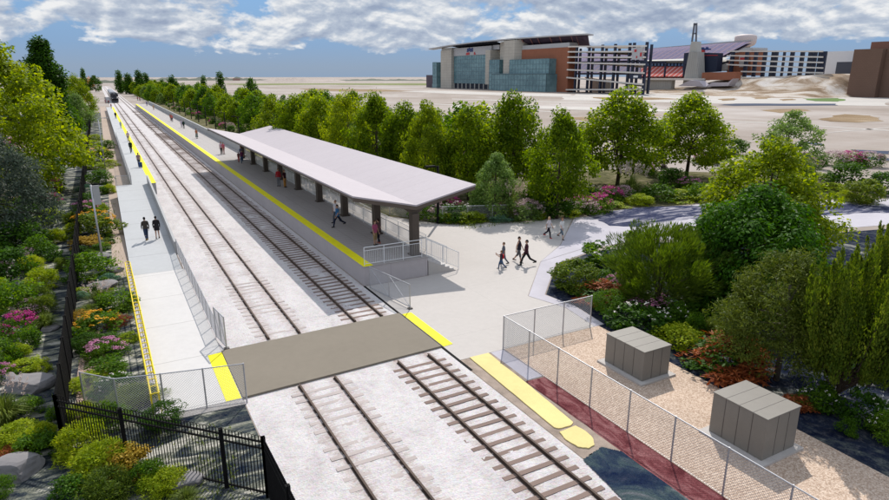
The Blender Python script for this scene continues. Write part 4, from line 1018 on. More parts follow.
reg('poplar_far', 2, shape=sh_pop, z0=.05, z1=.97, nc=80, cr=.075, per=40, L=.045, W=.032, mat=LM_DARK, flat=1.3, asp=.42)
reg('round_dark', 2, shape=sh_maple, z0=.08, z1=.95, nc=85, cr=.105, per=42, L=.055, W=.036, mat=LM_DARK, asp=.85)
reg('dome', 1, shape=sh_dome, z0=.02, z1=.95, nc=360, cr=.095, per=115, L=.036, W=.016, mat=LM_DOME, droop=.5, core=.45, asp=1.15)
reg('airy', 1, shape=sh_maple, z0=.10, z1=.96, nc=130, cr=.075, per=75, L=.032, W=.017, mat=LM_PALE, flat=.5, up=.9, asp=.85)
reg('pale', 2, shape=sh_maple, z0=.06, z1=.95, nc=130, cr=.09, per=85, L=.034, W=.018, mat=LM_PALE, droop=.3, asp=.75)
reg('silver', 1, shape=sh_maple, z0=.02, z1=.95, nc=230, cr=.075, per=95, L=.032, W=.010, mat=LM_SILV, flat=.8, asp=.8)
reg('olive', 1, shape=sh_maple, z0=.20, z1=.95, nc=190, cr=.085, per=130, L=.036, W=.008, mat=LM_OLIVE, r0=.026, bark=M_BARKL, asp=.95)
# wispy tree: long thin leaves raying out of clumps
def wispy(seed, mat, n=24000, z0=.06):
    C = np.array(ell_centers(170, seed, z0+.05, .90, sh_round, core=.1)); ci = rng.integers(0,len(C),n)
    P = C[ci]+unit(n)*.07; d = P-np.array([0,0,.22]); d /= np.linalg.norm(d,axis=1,keepdims=True)
    D = d+unit(n)*.45+np.array([0,0,.45]); s = rng.uniform(.6,1.3,n)
    crown = leaf_mesh('crown', P, D, unit(n), .062*s, .0075*s, mat); b = MB(); rr = random.Random(seed)
    for k in range(8):
        t = C[rr.randrange(len(C))]; b.tube([(0,0,-.01),(t[0]*.3,t[1]*.3,t[2]*.55),tuple(t)], [.016,.010,.003], 5)
    me = bpy.data.meshes.new('trunk'); me.from_pydata([tuple(v) for v in b.v], [], b.f); me.materials.append(M_BARK); return (me, crown)
PROTO['willow'] = [wispy(5, LM_OLIVE if False else leafmat('leaf_willow', [(0,(.024,.05,.005)),(.4,(.06,.105,.010)),(.8,(.105,.155,.017)),(1,(.17,.21,.03))], .32))]
# upright stems, each a thin flame of small leaves
def upright(seed, mat, stems=70, per=620, spread=.46, hmin=.62, z0=.28, L=.020, W=.012):
    rr = np.random.default_rng(seed); Ps=[]; Ds=[]; b = MB()
    b.tube([(0,0,-.01),(.01,0,z0*.6),(0,0,z0+.15)], [.022,.017,.012], 7)
    for k in range(stems):
        a = rr.uniform(0,6.283); q = math.sqrt(rr.random())*spread; h = (hmin+(1-hmin)*rr.random())*(1-.25*(q/spread)**2)
        bx, by = q*math.cos(a)*.72, q*math.sin(a)*.72; tx_, ty_ = q*math.cos(a), q*math.sin(a); zb = z0*(.62+.5*rr.random())
        t = rr.random(per)**.85; w = .066*np.sin(np.pi*np.clip(t*.85+.12,0,1))
        ax = np.stack([bx+(tx_-bx)*t, by+(ty_-by)*t, zb+(h-zb)*t],1); u = unit(per); u[:,2]*=.6
        Ps.append(ax+u*(w*rr.random(per)**.5)[:,None]); Ds.append(u*.5+np.array([0,0,.9])+unit(per)*.35)
        b.tube([(0,0,z0*rr.uniform(.3,.8)),(bx*.7,by*.7,zb),(tx_*.9,ty_*.9,h*.85)], [.007,.005,.002], 4, False)
    P = np.concatenate(Ps); D = np.concatenate(Ds); s = rng.uniform(.6,1.3,len(P))
    crown = leaf_mesh('crown', P, D, unit(len(P)), L*s, W*s, mat)
    me = bpy.data.meshes.new('trunk'); me.from_pydata([tuple(v) for v in b.v], [], b.f); me.materials.append(M_BARK); return (me, crown)
PROTO['upright'] = [upright(3, LM_UPR), upright(9, LM_UPR)]
def put_tree(key, P, h, w, label, group=None, name='tree', cat='tree', k=None, squash=1.0):
    v = PROTO[key]; i = random.randrange(len(v)) if k is None else k % len(v); tr, cr = v[i]
    r = bpy.data.objects.new(name, None); COL.objects.link(r); r.location = (P[0],P[1],P[2]); r.empty_display_size = .3
    r.rotation_euler = (0,0,random.uniform(0,6.28)); a_ = ASP.get(key,1.0); r.scale = (w/a_,w/a_*squash,h); tag(r, label, cat, group)
    for nm, me in (('trunk',tr),('crown',cr)):
        o = bpy.data.objects.new(nm, me); COL.objects.link(o); o.parent = r
    return r
def tree_px(key, bx, by, ty, wpx, label, group=None, name='tree', k=None, wf=1.0):
    P = at(bx, by); h = height_of(P, ty); w = wpx*depth(P)/FPX*wf*1.12
    return put_tree(key, P, h, w, label, group, name, k=k)

# ---- shrubs: height about 1, width about 1 in the proto
SHR = {}
def shrub_leaves(seed, mat, nc=34, cr=.17, per=60, L=.085, W=.05, shape=sh_dome, z0=.05, z1=.9, **k):
    C = ell_centers(nc, seed, z0, z1, shape, core=.35); rr = random.Random(seed)
    return clumps(C, [cr*rr.uniform(.7,1.25) for _ in C], per, L, W, mat, 'shrub', **k)
def flower_heads(seed, mat, n=26, r=.055, per=16, shape=sh_dome, z0=.35, z1=1.0, L=.05, W=.04, ztop=True):
    rr = np.random.default_rng(seed); C = []
    for i in range(n):
        t = rr.random()**.7; a = rr.uniform(0,6.283); R_ = shape(t)*1.04; C.append((R_*math.cos(a), R_*math.sin(a), z0+(z1-z0)*t+.02))
    return clumps(C, [r]*n, per, L, W, mat, 'flowers', up=1.0, flat=.7, shell=.3)
def grass_tuft(seed, mat, n=420, spread=.5, h=1.0, wid=.016):
    a = rng.uniform(0,6.283,n); q = rng.random(n)**.6; P0 = np.stack([np.cos(a)*q*.14,np.sin(a)*q*.14,np.zeros(n)],1)
    out = np.stack([np.cos(a)*spread*q,np.sin(a)*spread*q,np.zeros(n)],1); hh = h*rng.uniform(.55,1,n)*(1-.35*q)
    M1 = P0+out*.45; M1[:,2] = hh*.72; T = P0+out*1.05; T[:,2] = hh*(1-.35*q)
    side = np.stack([-np.sin(a),np.cos(a),np.zeros(n)],1)*wid*.5
    V = np.stack([P0-side,P0+side,M1+side,M1-side,T],1).reshape(-1,3); me = bpy.data.meshes.new('grass')
    f = []; 
    for i in range(n): f += [(5*i,5*i+1,5*i+2,5*i+3),(5*i+3,5*i+2,5*i+4)]
    me.from_pydata(V.tolist(), [], f); me.materials.append(mat); return me
def plumes(seed, mat, n=26, spread=.5):
    Ps=[]; Ds=[]
    for i in range(n):
        a = random.uniform(0,6.283); q = random.random()**.6; c = np.array([math.cos(a)*spread*q,math.sin(a)*spread*q,1-.25*q]); d = np.array([math.cos(a)*q*.5,math.sin(a)*q*.5,1.0])
        for j in range(14):
            t = random.random(); Ps.append(c+d*.30*(t-.3)+np.random.normal(size=3)*.010); Ds.append(d+np.random.normal(size=3)*.5)
    n = len(Ps); return leaf_mesh('plumes', np.array(Ps), np.array(Ds), unit(n), .07*rng.uniform(.6,1.3,n), .020, mat)
def mound(seed, mat, **k): return shrub_leaves(seed, mat, nc=46, cr=.13, per=52, L=.07, W=.045, **k)
SHR['lime'] = [(mound(1,LM_LIME),None),(mound(2,LM_LIME),None)]
SHR['gold'] = [(mound(3,LM_GOLD,up=.9),None)]
SHR['teal'] = [(mound(4,LM_TEAL),None)]
SHR['rust'] = [(shrub_leaves(5,LM_RUST,W=.022,L=.13,up=.2,droop=-.4),None)]
SHR['dark'] = [(shrub_leaves(6,LM_DARK),None),(shrub_leaves(7,LM_DARK),None)]
SHR['green'] = [(shrub_leaves(8,LM_MID),None),(shrub_leaves(9,LM_MID,L=.10,W=.04),None)]
SHR['ball'] = [(shrub_leaves(10,LM_MID,nc=120,cr=.10,per=60,L=.04,W=.025,shape=sh_round,z0=.08,z1=.92),None)]
SHR['darkball'] = [(shrub_leaves(30,LM_DARK,nc=120,cr=.10,per=60,L=.04,W=.03,shape=sh_round,z0=.05,z1=.95),None)]
SHR['pale'] = [(shrub_leaves(11,LM_PALE,L=.06,W=.04,nc=60,cr=.13),None)]
SHR['viburnum'] = [(shrub_leaves(12,LM_UPR,nc=80,cr=.12,per=60,L=.065,W=.04,shape=sh_round,z0=.05,z1=.95),None)]
SHR['juniper'] = [(shrub_leaves(13,LM_UPR,nc=60,cr=.14,per=110,L=.10,W=.016,up=.3,droop=-.3),None)]
SHR['yjuniper'] = [(shrub_leaves(14,LM_LIME,nc=60,cr=.14,per=95,L=.09,W=.022,up=.3,droop=-.3),None)]
SHR['magenta'] = [(shrub_leaves(15,LM_MID,per=40),flower_heads(15,FM_MAG,48,.085,18)),(shrub_leaves(16,LM_DARK,per=40),flower_heads(16,FM_MAG,48,.085,18))]
SHR['pink'] = [(shrub_leaves(17,LM_MID,z1=.75),flower_heads(17,FM_PINK,24,.09,26,z0=.5,L=.05))]
SHR['dusty'] = [(shrub_leaves(18,LM_MID,per=40),flower_heads(18,FM_DUST,60,.085,18)),(shrub_leaves(19,LM_PALE,per=40),flower_heads(19,FM_DUST,60,.085,18))]
SHR['white'] = [(shrub_leaves(20,LM_MID),flower_heads(20,FM_WHITE,17,.028,8,L=.035,W=.03)),(shrub_leaves(21,LM_DARK),flower_heads(21,FM_WHITE,17,.028,8,L=.035,W=.03))]
SHR['sun'] = [(shrub_leaves(22,LM_MID),flower_heads(22,FM_ORNG,32,.045,14,L=.045))]
SHR['amber'] = [(shrub_leaves(23,LM_UPR),flower_heads(23,FM_ORNG,40,.04,8,L=.04))]
SHR['grass'] = [(grass_tuft(24,LM_GRASS),None)]
SHR['plume'] = [(grass_tuft(25,LM_GRASS),plumes(25,FM_PLUME,34))]
SHR['tall'] = [(shrub_leaves(26,LM_MID,nc=40,cr=.12,per=50,L=.10,W=.06,shape=lambda t:.34+.1*math.sin(9*t),z0=.05,z1=.95),flower_heads(26,FM_WHITE,14,.03,8,shape=lambda t:.4))]
SHR['conifer'] = [(shrub_leaves(27,LM_DARK,nc=80,cr=.09,per=60,L=.06,W=.02,shape=lambda t:.5*(1-t)**.8,z0=.03,z1=.97),None)]
SHR['redleaf'] = [(shrub_leaves(28,LM_DARK,nc=18),shrub_leaves(29,LM_RUST,nc=44,cr=.16,per=60,W=.035,L=.14,z1=1.0))]
SHR['orange'] = [(shrub_leaves(31,LM_ORNG,nc=50,cr=.13,per=40,shape=sh_round),None)]
NAMES = {'grass':('grass_tuft','grass tuft'),'plume':('grass_tuft','grass tuft'),'lime':('ground_cover_plant','ground cover'),'gold':('ground_cover_plant','ground cover'),'teal':('ground_cover_plant','ground cover')}
def put_shrub(key, P, h, w, label, group=None, k=None):
    v = SHR[key]; a, fl = v[random.randrange(len(v)) if k is None else k % len(v)]; nm, cat = NAMES.get(key, ('shrub','shrub'))
    o = bpy.data.objects.new(nm, a); COL.objects.link(o); o.location = (P[0],P[1],0); o.rotation_euler = (0,0,random.uniform(0,6.28)); o.scale = (w,w,h)
    tag(o, label, cat, group)
    if fl is not None:
        c = bpy.data.objects.new('red_leaves' if key == 'redleaf' else ('plumes' if key == 'plume' else 'flowers'), fl); COL.objects.link(c); c.parent = o
    return o
def sp(key, px, ytop, ybot, wpx, label, group=None, k=None):
    """a shrub seen at px between rows ytop and ybot: ybot is its near foot"""
    P = at(px, ybot); D = depth(P); w = wpx*D/FPX*1.08; back = Vector((P.x,P.y,0)).normalized()*w*.42
    P = P+back; h = max(.18, height_of(P, ytop)); return put_shrub(key, P, h, w, label, group, k)
#@@TABLES

# ---- trees that can be told apart (photo column, foot row, top row, width)
for a in [
 ('broad', 12, 196, 35, 132, 'large spreading yellow green tree at the left edge in front of the dark poplar', 'maple_tree', 0),
 ('poplar', 57, 150, 39, 42, 'tall dark green poplar standing behind the large yellow green tree', 'poplar_tree', 0),
 ('silver', 0, 246, 113, 92, 'dark grey green tree with silvery leaf tips cut by the left edge', 'juniper_tree', 0),
 ('yellow', 80, 122, 74, 30, 'yellow green tree right of the dark poplar near the black fence', 'maple_tree', 1),
 ('pale', 80, 127, 92, 24, 'small pale green tree below the yellow green one beside the black fence', 'small_tree', 0),
 ('mid_far', 73, 141, 104, 22, 'small mid green tree at the foot of the dark poplar', 'small_tree', 0),
 ('poplar_far', 85.5, 92, 69, 7.5, 'small far dark poplar on the left of the railway, left of a round tree', 'poplar_tree', 0),
 ('round_dark', 96, 92, 75, 12, 'round dark far tree left of the locomotive', 'round_tree', 0),
 ('maple', 468, 200, 104, 54, 'yellow green maple just right of the canopy roof, with a straight dark trunk', 'maple_tree', 0),
 ('maple', 512, 196, 86, 56, 'tall yellow green maple in front of the stone and glass stadium front', 'maple_tree', 1),
 ('maple', 557, 219, 110, 54, 'dark trunked green maple rising behind the couple at the back of the plaza', 'maple_tree', 2),
 ('maple', 617, 186, 89, 80, 'large maple left of its twin, in front of the steel concourse', 'maple_tree', 3),
 ('maple', 686, 178, 91, 70, 'large maple with a pale trunk below the light tower', 'maple_tree', 0),
 ('airy', 783, 184, 107, 60, 'thin airy pale green tree standing before the empty lot', 'birch_tree', 0),
 ('pale', 495, 218, 151, 42, 'small pale green tree at the flower bed right of the canopy corner', 'small_tree', 1),
 ('mid_far', 540, 213, 168, 32, 'low mid green tree between two maples behind the plaza fence', 'small_tree', 1),
 ('yellow', 757, 268, 139, 128, 'broad yellow green tree rising behind the dark green dome tree', 'maple_tree', 0),
 ('dome', 747, 300, 187, 138, 'dense dark green dome shaped tree in front of the broad yellow green tree', 'dome_tree', 0),
 ('willow', 657, 306, 222, 92, 'feathery olive willow like tree between the flowering shrubs and the dark dome tree', 'willow_tree', 0),
 ('olive', 776, 380, 247, 104, 'olive brown needle leaved tree behind the nearer metal cabinet', 'pine_tree', 0),
 ('upright', 836, 408, 222, 104, 'yellow green tree with many upright stems and a leaning trunk beside the pine', 'upright_tree', 0),
 ('upright', 884, 330, 206, 66, 'upright stemmed yellow green tree cut by the right edge', 'upright_tree', 1),
 ('pale', 722, 305, 246, 46, 'small pale green tree between the willow and the olive pine', 'small_tree', 0),
]:
    tree_px(a[0], a[1], a[2], a[3], a[4], a[5], None, a[6], a[7])
# tree row left of the plaza: nearest ones one by one
for k, a in enumerate([(428,200,102,50),(405,190,97,48),(378,186,93,50),(350,180,92,52),(322,172,94,46),(300,166,91,44),(276,160,96,44)]):
    tree_px('maple' if k % 3 else 'yellow', *a, ['yellow green maple above the near right corner of the canopy','maple in the row behind the canopy, second from the plaza','maple in the row behind the canopy, third from the plaza','maple in the row behind the canopy, fourth from the plaza','maple behind the middle of the canopy roof','maple behind the far half of the canopy roof','maple above the far end of the canopy roof'][k], None, 'maple_tree', k)
GR = 'trees in the long rows behind the far platform'
Y = 60
while Y < 640:
    f = 1+ (Y-60)/700
    for X, pr in ((31.5,.85),(39,.85),(47,.6),(56,.35)):
        if random.random() > pr or (X > 42 and Y > 190 and Y < 300): continue
        x = X+random.uniform(-2,2); y = Y+random.uniform(-2.5,2.5)
        if X < 33 and Y < 80: continue
        if Y > 310: x -= 8
        key = random.choices(['maple_far','mid_far','round_dark','pale'], [6,2.2,.7,.8])[0]
        h = random.uniform(6.0,9.4)*(1 if key != 'pale' else .8); put_tree(key, (x,y,0), h, h*random.uniform(.78,.98), 'leafy green tree in the long rows behind the far platform and its lamp posts', GR, 'broadleaf_tree')
    Y += 7.2*f
for px, fy, ty, wpx, lab in ((121,93.5,71,9,'dark poplar just right of the locomotive'),(141.5,96,70.5,11,'tall dark poplar at the far end of the right platform'),(147.5,95,73,10,'rounder dark tree touching the tall far poplar'),(206,104,76.5,8,'small dark poplar top above the tree row, left of the tallest one'),(222.5,106,73,11,'tallest dark poplar above the tree row before the open lot'),(253,110,77.5,16,'round dark green treetop at the end of the tree row'),(130,94,74,12,'mid green far tree between two poplars right of the railway'),(174,101,76,14,'green far treetop rising over the row behind the platform end')):
    tree_px('poplar_far' if 'poplar' in lab else 'round_dark', px, fy, ty, wpx, lab, None, 'poplar_tree' if 'poplar' in lab else 'round_tree')
# left of the railway, far
for k in range(40):
    y = 130+k*13+random.uniform(-4,4); x = -random.uniform(7,44)
    h = random.uniform(5.5,8.5); put_tree(random.choice(['maple_far','maple_far','mid_far']), (x,y,0), h, h*.9, 'leafy tree in the far wood left of the railway beyond the black fence', 'far trees left of the railway', 'broadleaf_tree')
for px, yt, yb, wpx, lab in ((90.5,77,88,6,'orange shrub on the far left below the small dark poplar'),(88,95,103,7,'orange shrub at the far end of the black fence')):
    sp('orange', px, yt, yb, wpx, lab)

# ---- shrubs outside the black fence on the left (column, top, foot, width)
for a in [
 ('plume',26,132,166,32,'plumed grass tuft below the large yellow green tree'),
 ('magenta',16,138,152,16,'small magenta shrub right of the silvery tree top'),
 ('magenta',49,145,156,18,'magenta flowering shrub beside a dark bush, near the poplar foot'),
 ('dark',48,124,145,24,'dark bush under the edge of the large yellow green tree'),
 ('dark',46,150,178,32,'dark green bush below the magenta shrub near the poplar'),
 ('plume',33,150,182,30,'plumed grass tuft among dark bushes below the magenta shrub'),
 ('green',60,128,144,18,'green bush beside the fence below the poplar'),
 ('green',36,168,190,26,'green bush above the pair of magenta shrubs'),
 ('magenta',50,178,196,22,'larger magenta shrub halfway down the left bank'),
 ('magenta',53,193,206,16,'smaller magenta shrub just below the larger one'),
 ('plume',7,190,222,36,'plumed grass tuft at the foot of the silvery tree'),
 ('dark',33,196,222,30,'dark shrub left of the yellow cover near the fence'),
 ('lime',53,208,220,18,'yellow green cover plant close to the black fence, upper one'),
 ('lime',42,216,227,20,'yellow green cover plant below its neighbour by the fence'),
 ('dark',22,220,256,44,'wide dark green shrub left of the rocky slope'),
 ('green',40,236,262,28,'mid green shrub leaning towards the rocky slope'),
 ('dusty',31,248,264,16,'pale pink flowered shrub among the green shrubs on the left bank'),
 ('dark',12,248,282,40,'dark shrub at the left edge above the yellow green one'),
 ('dusty',7,262,280,18,'dusty pink shrub at the left edge'),
 ('yjuniper',44,268,292,28,'yellow green shrub beside the dark rock slope'),
 ('juniper',40,286,306,24,'olive yellow shrub just below the yellow green one'),
 ('green',12,278,324,46,'large leafy green shrub at the left edge'),
 ('dusty',31,300,320,28,'white and pink shrub beside the large leafy one'),
 ('magenta',23,312,340,30,'bright magenta shrub at the left edge, lowest magenta one'),
 ('grass',46,308,332,28,'green grass tuft right of the bright magenta shrub'),
 ('green',30,326,350,22,'small green shrub below the grass tuft on the left bank'),
 ('green',5,340,370,28,'green shrub cut by the left edge above the pink flowers'),
 ('yjuniper',20,344,362,22,'yellow green shrub above the low yellow row by the boulder'),
 ('lime',26,361,375,34,'low yellow green row plant above the large boulder'),
 ('lime',42,361,374,16,'small low yellow green plant next to the boulder'),
 ('pink',4,365,384,22,'pink flowered shrub left of the large boulder'),
 ('plume',8,384,432,44,'large grass tuft beside the large boulder'),
 ('yjuniper',24,424,452,46,'spreading yellow green shrub below the grass tuft'),
 ('yjuniper',46,424,450,26,'yellow green shrub on the slope before the fence corner'),
 ('dusty',2,430,448,14,'dusty pink shrub at the left edge above the rust plant'),
 ('rust',10,448,466,38,'rust coloured low plant above the lower boulder'),
 ('ball',2,478,504,26,'clipped green shrub in the lower left corner'),
 ('green',60,404,424,18,'small green shrub just left of the fence corner'),
 ('yjuniper',84,424,464,46,'yellow green juniper in front of the fence corner post'),
 ('yjuniper',104,446,488,56,'large yellow green juniper before the black fence'),
 ('gold',128,446,484,44,'golden shrub before the black fence between the green junipers'),
 ('juniper',112,470,506,48,'olive juniper at the bottom edge below the golden shrub'),
 ('green',150,462,492,34,'dark leafy shrub right of the golden shrub before the fence'),
 ('yjuniper',165,472,500,42,'yellow green juniper nearest the bottom edge right of the golden shrub'),
 ('grass',188,486,512,30,'grass tuft at the bottom edge under the black fence'),
 ('dark',75,478,508,34,'dark leafy shrub at the bottom edge below the junipers'),
]: sp(*a)
# ---- garden strip between the black fence and the walkway
for a in [
 ('lime',95,134,141,14,'yellow green cover plant farthest up the garden strip'),
 ('lime',94,140,147,16,'second yellow green cover plant up the garden strip'),
 ('green',108,140,149,13,'green shrub beside the slim grey pole'),
 ('amber',98,148,163,26,'large green shrub with yellow tips by the slim grey pole'),
 ('lime',98,162,170,20,'yellow green cover plant just below the large yellow tipped shrub'),
 ('lime',111,159,167,14,'yellow green cover plant right of the slim grey pole'),
 ('green',100,170,185,24,'round green shrub above the panel topped pole'),
 ('green',102,185,195,14,'small green shrub right of the pole panel'),
 ('yjuniper',110,184,194,12,'yellowish shrub at the edge of the tan strip'),
 ('teal',86,184,192,14,'pale teal plant left of the pole panel'),
 ('dark',90,192,205,18,'dark green shrub just left of the pole panel'),
 ('pink',90,201,212,26,'pink flowered shrub crossed by the panel topped pole'),
 ('lime',101,203,212,12,'small yellow green plant right of the pink flowers'),
 ('amber',96,211,239,40,'large round shrub with orange flowers behind the pole'),
 ('gold',89,235,251,30,'golden cover plant left of the pole foot'),
 ('dark',81,246,255,16,'small dark shrub below the golden plant beside the fence'),
 ('green',91,253,284,40,'big leafy green shrub beside the black fence'),
 ('teal',109,273,284,18,'teal mound between two boulders'),
 ('lime',82,288,298,18,'yellow green plant beside a teal mound at the fence'),
 ('teal',83,291,300,12,'small teal mound at the fence'),
 ('plume',101,284,306,26,'feathery grey green grass tuft in the garden strip'),
 ('green',118,290,314,32,'green shrub near the upper half of the hooped rail'),
 ('grass',90,302,316,24,'grass tuft left of the golden flowers'),
 ('gold',81,310,327,24,'rusty golden plant at the fence beside the orange flowers'),
 ('sun',100,312,338,38,'green shrub covered with orange yellow flowers'),
 ('rust',118,314,328,20,'red brown plant right of the orange flowers'),
 ('darkball',88,334,356,26,'dark round shrub beside the pink gravel'),
 ('lime',128,333,344,20,'yellow green plant close to the hooped rail'),
 ('dark',110,334,348,24,'dark green shrub above the lowest pink flowers'),
 ('pink',108,340,362,32,'pink flowered shrub beside the hooped rail, lowest pink one'),
 ('green',109,358,380,34,'leafy green shrub below the pink flowers'),
 ('lime',90,376,395,38,'low yellow green plant at the end of the gravel patch'),
 ('white',116,375,398,34,'green shrub with white flowers near the chain link fence'),
 ('juniper',136,388,410,44,'olive spreading shrub behind the chain link fence'),
 ('green',112,404,432,36,'yellowish shrub seen through the black fence'),
 ('darkball',166,404,436,38,'dark round shrub right behind the black fence'),
 ('yjuniper',84,404,424,28,'yellow green shrub inside the fence corner'),
]: sp(*a)
# ---- right hand garden between the plaza, the gravel yard and the lilac path
for a in [
 ('viburnum',574,261,297,42,'round olive green shrub at the corner of the plaza'),
 ('tall',603,248,276,44,'tall leafy green shrub behind the round corner shrub'),
 ('tall',631,233,262,20,'narrow upright shrub with buds left of the willow like tree'),
 ('green',602,270,288,26,'small bright green shrub behind the red brown plant'),
 ('redleaf',600,284,306,48,'red brown plant between the corner shrub and the clipped ball'),
 ('ball',607,289,320,36,'clipped bright green ball beside the yard fence'),
 ('pink',616,275,293,20,'pink flower stalks above the clipped ball'),
 ('pink',643,292,312,44,'pink flowered shrub under the willow like tree'),
 ('white',640,304,338,50,'leafy shrub with small white flowers behind the far cabinet'),
 ('white',672,300,330,26,'upright white flowered shrub right of the pink flowers'),
 ('green',694,312,338,16,'narrow green shrub right of the yellow shrub'),
 ('lime',680,326,354,48,'yellow shrub right behind the far cabinet'),
 ('redleaf',726,340,384,68,'red brown and green shrub between the cabinet and the pine'),
 ('white',815,380,414,34,'rose shrub with pale flowers left of the leaning trunk'),
 ('white',861,386,430,34,'rose shrub with pale flowers right of the leaning trunk'),
 ('white',884,410,446,30,'rose shrub cut by the right edge, lower one'),
 ('green',846,418,438,16,'small green shrub at the foot of the leaning trunk'),
 ('redleaf',800,398,412,26,'thin red brown plant left of the pale roses'),
 ('grass',806,228,250,30,'grass tuft by the lilac path left of the upright stems'),
 ('pale',760,296,318,34,'pale leafy shrub below the dark dome tree'),
 ('grass',822,258,282,34,'grass tuft right of the dark dome tree beside the lilac path'),
 ('green',812,282,308,40,'leafy green shrub between the dome tree and the upright stems'),
 ('dark',850,268,300,40,'dark shrub behind the upright stemmed tree near the lilac path'),
 ('yjuniper',828,300,326,36,'yellow green shrub left of the upright stemmed tree'),
 ('green',700,300,326,40,'leafy green shrub under the dome tree left of the pine'),
 ('grass',700,290,312,26,'grass tuft between the pale small tree and the white flowers'),
 ('dark',872,352,384,44,'dark green shrub behind the upright tree at the right edge'),
 ('olive' if False else 'juniper',810,330,352,36,'olive shrub between the pine and the upright tree'),
]: sp(*a)
# ---- flower bed along the back of the plaza and the lilac path
for a in [
 ('dusty',428,198,223,30,'dusty pink shrub left of the black lamp post at the plaza corner'),
 ('magenta',447,196,210,24,'magenta shrub just right of the lamp post at the plaza corner'),
 ('lime',446,213,224,16,'low yellow green plant right of the lamp post'),
 ('white',457,202,224,30,'green shrub with pale flowers left of the yellow plant at the plaza fence'),
 ('lime',472,211,225,28,'yellow green shrub behind the plaza fence'),
 ('dark',484,200,220,28,'dark shrub behind the pale small tree'),
 ('magenta',501,203,219,16,'magenta shrub at the plaza fence below the pale small tree'),
 ('teal',500,214,224,20,'teal plant at the foot of the plaza fence'),
 ('plume',512,184,222,28,'tall plumed grass tuft behind the plaza fence'),
 ('dusty',527,200,223,28,'dusty pink shrub left of the bright yellow plant'),
 ('lime',541,210,220,10,'bright yellow plant just left of the walking couple'),
 ('dark',556,188,219,34,'dark shrub behind the dark maple trunk'),
 ('green',537,186,208,26,'green shrub behind the dusty pink one'),
 ('magenta',577,194,212,22,'magenta shrub right of the dark maple trunk'),
 ('lime',573,208,219,16,'yellow green plant at the end of the plaza fence'),
 ('dusty',585,200,217,24,'white and pink shrub near the end of the plaza fence'),
 ('magenta',597,194,214,26,'wide magenta shrub under the large left maple'),
 ('white',592,186,202,22,'pale flowered green shrub behind the wide magenta one'),
 ('magenta',610,186,204,22,'magenta shrub left of the big plumed grass'),
 ('dusty',623,186,203,20,'pale pink shrub between magenta shrub and plumed grass'),
 ('lime',612,201,209,26,'low yellow green plant along the lilac path, left one'),
 ('plume',630,166,200,28,'big plumed grass tuft between the two large maples'),
 ('yjuniper',640,194,207,24,'yellow green shrub along the lilac path below the plumed grass'),
 ('green',658,184,204,36,'leafy green shrub between the two large maples'),
 ('magenta',646,163,175,14,'small magenta shrub behind the bed between the large maples'),
 ('dusty',656,163,178,18,'dusty pink shrub behind the leafy green one'),
 ('dark',673,168,188,28,'dark green shrub left of the pale maple trunk'),
 ('pink',688,177,190,20,'pink flowered plant at the foot of the pale maple trunk'),
 ('lime',682,190,203,38,'yellow green plants along the lilac path, right one'),
 ('green',700,182,202,26,'green shrub right of the pink flowered plant'),
 ('dark',712,150,165,22,'dark bush right of the large maple before the lot'),
 ('dark',733,138,156,24,'dark green bush at the edge of the lot'),
 ('magenta',702,152,164,16,'magenta shrub under the right large maple'),
 ('dusty',800,153,176,22,'dusty pink shrub at the foot of the airy tree'),
 ('plume',806,158,186,26,'plumed grass tuft right of the airy tree'),
 ('dark',818,155,170,14,'dark bush between the airy tree and the three flowering shrubs'),
 ('dusty',833,151,167,24,'pale pink shrub, left one of three in a row on the lot'),
 ('magenta',851,151,167,24,'magenta shrub in the middle of three in a row on the lot'),
 ('dusty',868,152,168,24,'pale pink shrub, right one of three in a row on the lot'),
 ('dark',846,163,189,34,'dark green bush below the three flowering shrubs'),
 ('dark',883,172,196,36,'dark green bush at the right edge beyond the lilac path'),
 ('viburnum',862,180,206,34,'round grey green shrub beside the lilac path'),
 ('lime',832,183,192,26,'yellow cover plant left of the round grey green shrub'),
 ('yjuniper',845,190,202,16,'small yellowish shrub just left of the round grey green shrub'),
 ('lime',822,172,182,20,'yellow plant behind the plumed grass tuft'),
]: sp(*a)
# bushes under the tree rows behind the platform
for k in range(60):
    y = 52+k*4.2+random.uniform(-1.5,1.5); x = 24.6+random.uniform(0,2.4)+(0 if y > 75 else 1)
    key = random.choice(['green','dark','white','magenta','lime','pale','dusty','green']); h = random.uniform(.8,1.7)
    col = {'magenta':'magenta flowering','dusty':'dusty pink flowering','white':'white flowering','lime':'yellow green','pale':'pale green','green':'mid green','dark':'dark green'}[key]
    put_shrub(key, (x,y,0), h, h*random.uniform(1.0,1.5), col+' shrub in the bed behind the far platform and its lamp posts', col+' shrubs behind the far platform')
# low fillers between the named shrubs
rf = random.Random(21)
for k in range(46):
    x, y = rf.uniform(-12,-3.3), rf.uniform(17,66)
    key = rf.choice(['green','dark','juniper','green','yjuniper']); h = rf.uniform(.5,1.1)
    put_shrub(key, (x,y,0), h, h*rf.uniform(1.1,1.6), 'low leafy filler shrub among the flowers on the left bank', 'low filler shrubs on the left bank')
for k in range(26):
    x, y = rf.uniform(-2.1,-.6), rf.uniform(24,66)
    key = rf.choice(['green','dark','lime','green','grass']); h = rf.uniform(.35,.7)
    put_shrub(key, (x,y,0), h, h*rf.uniform(1.1,1.6), 'low filler plant between the flowers of the garden strip', 'low filler plants in the garden strip')
for k in range(34):
    t = rf.random(); x, y = rf.uniform(22.6,34), rf.uniform(9,26)
    if y > 15+ .9*(34-x) or (x < 25 and 9 < y < 19) or (x < 25.5 and y > 19.5): continue
    key = rf.choice(['green','dark','juniper','dark']); h = rf.uniform(.4,.9)
    put_shrub(key, (x,y,0), h, h*rf.uniform(1.1,1.6), 'low filler shrub in the shade of the right hand garden trees', 'low filler shrubs in the right hand garden')
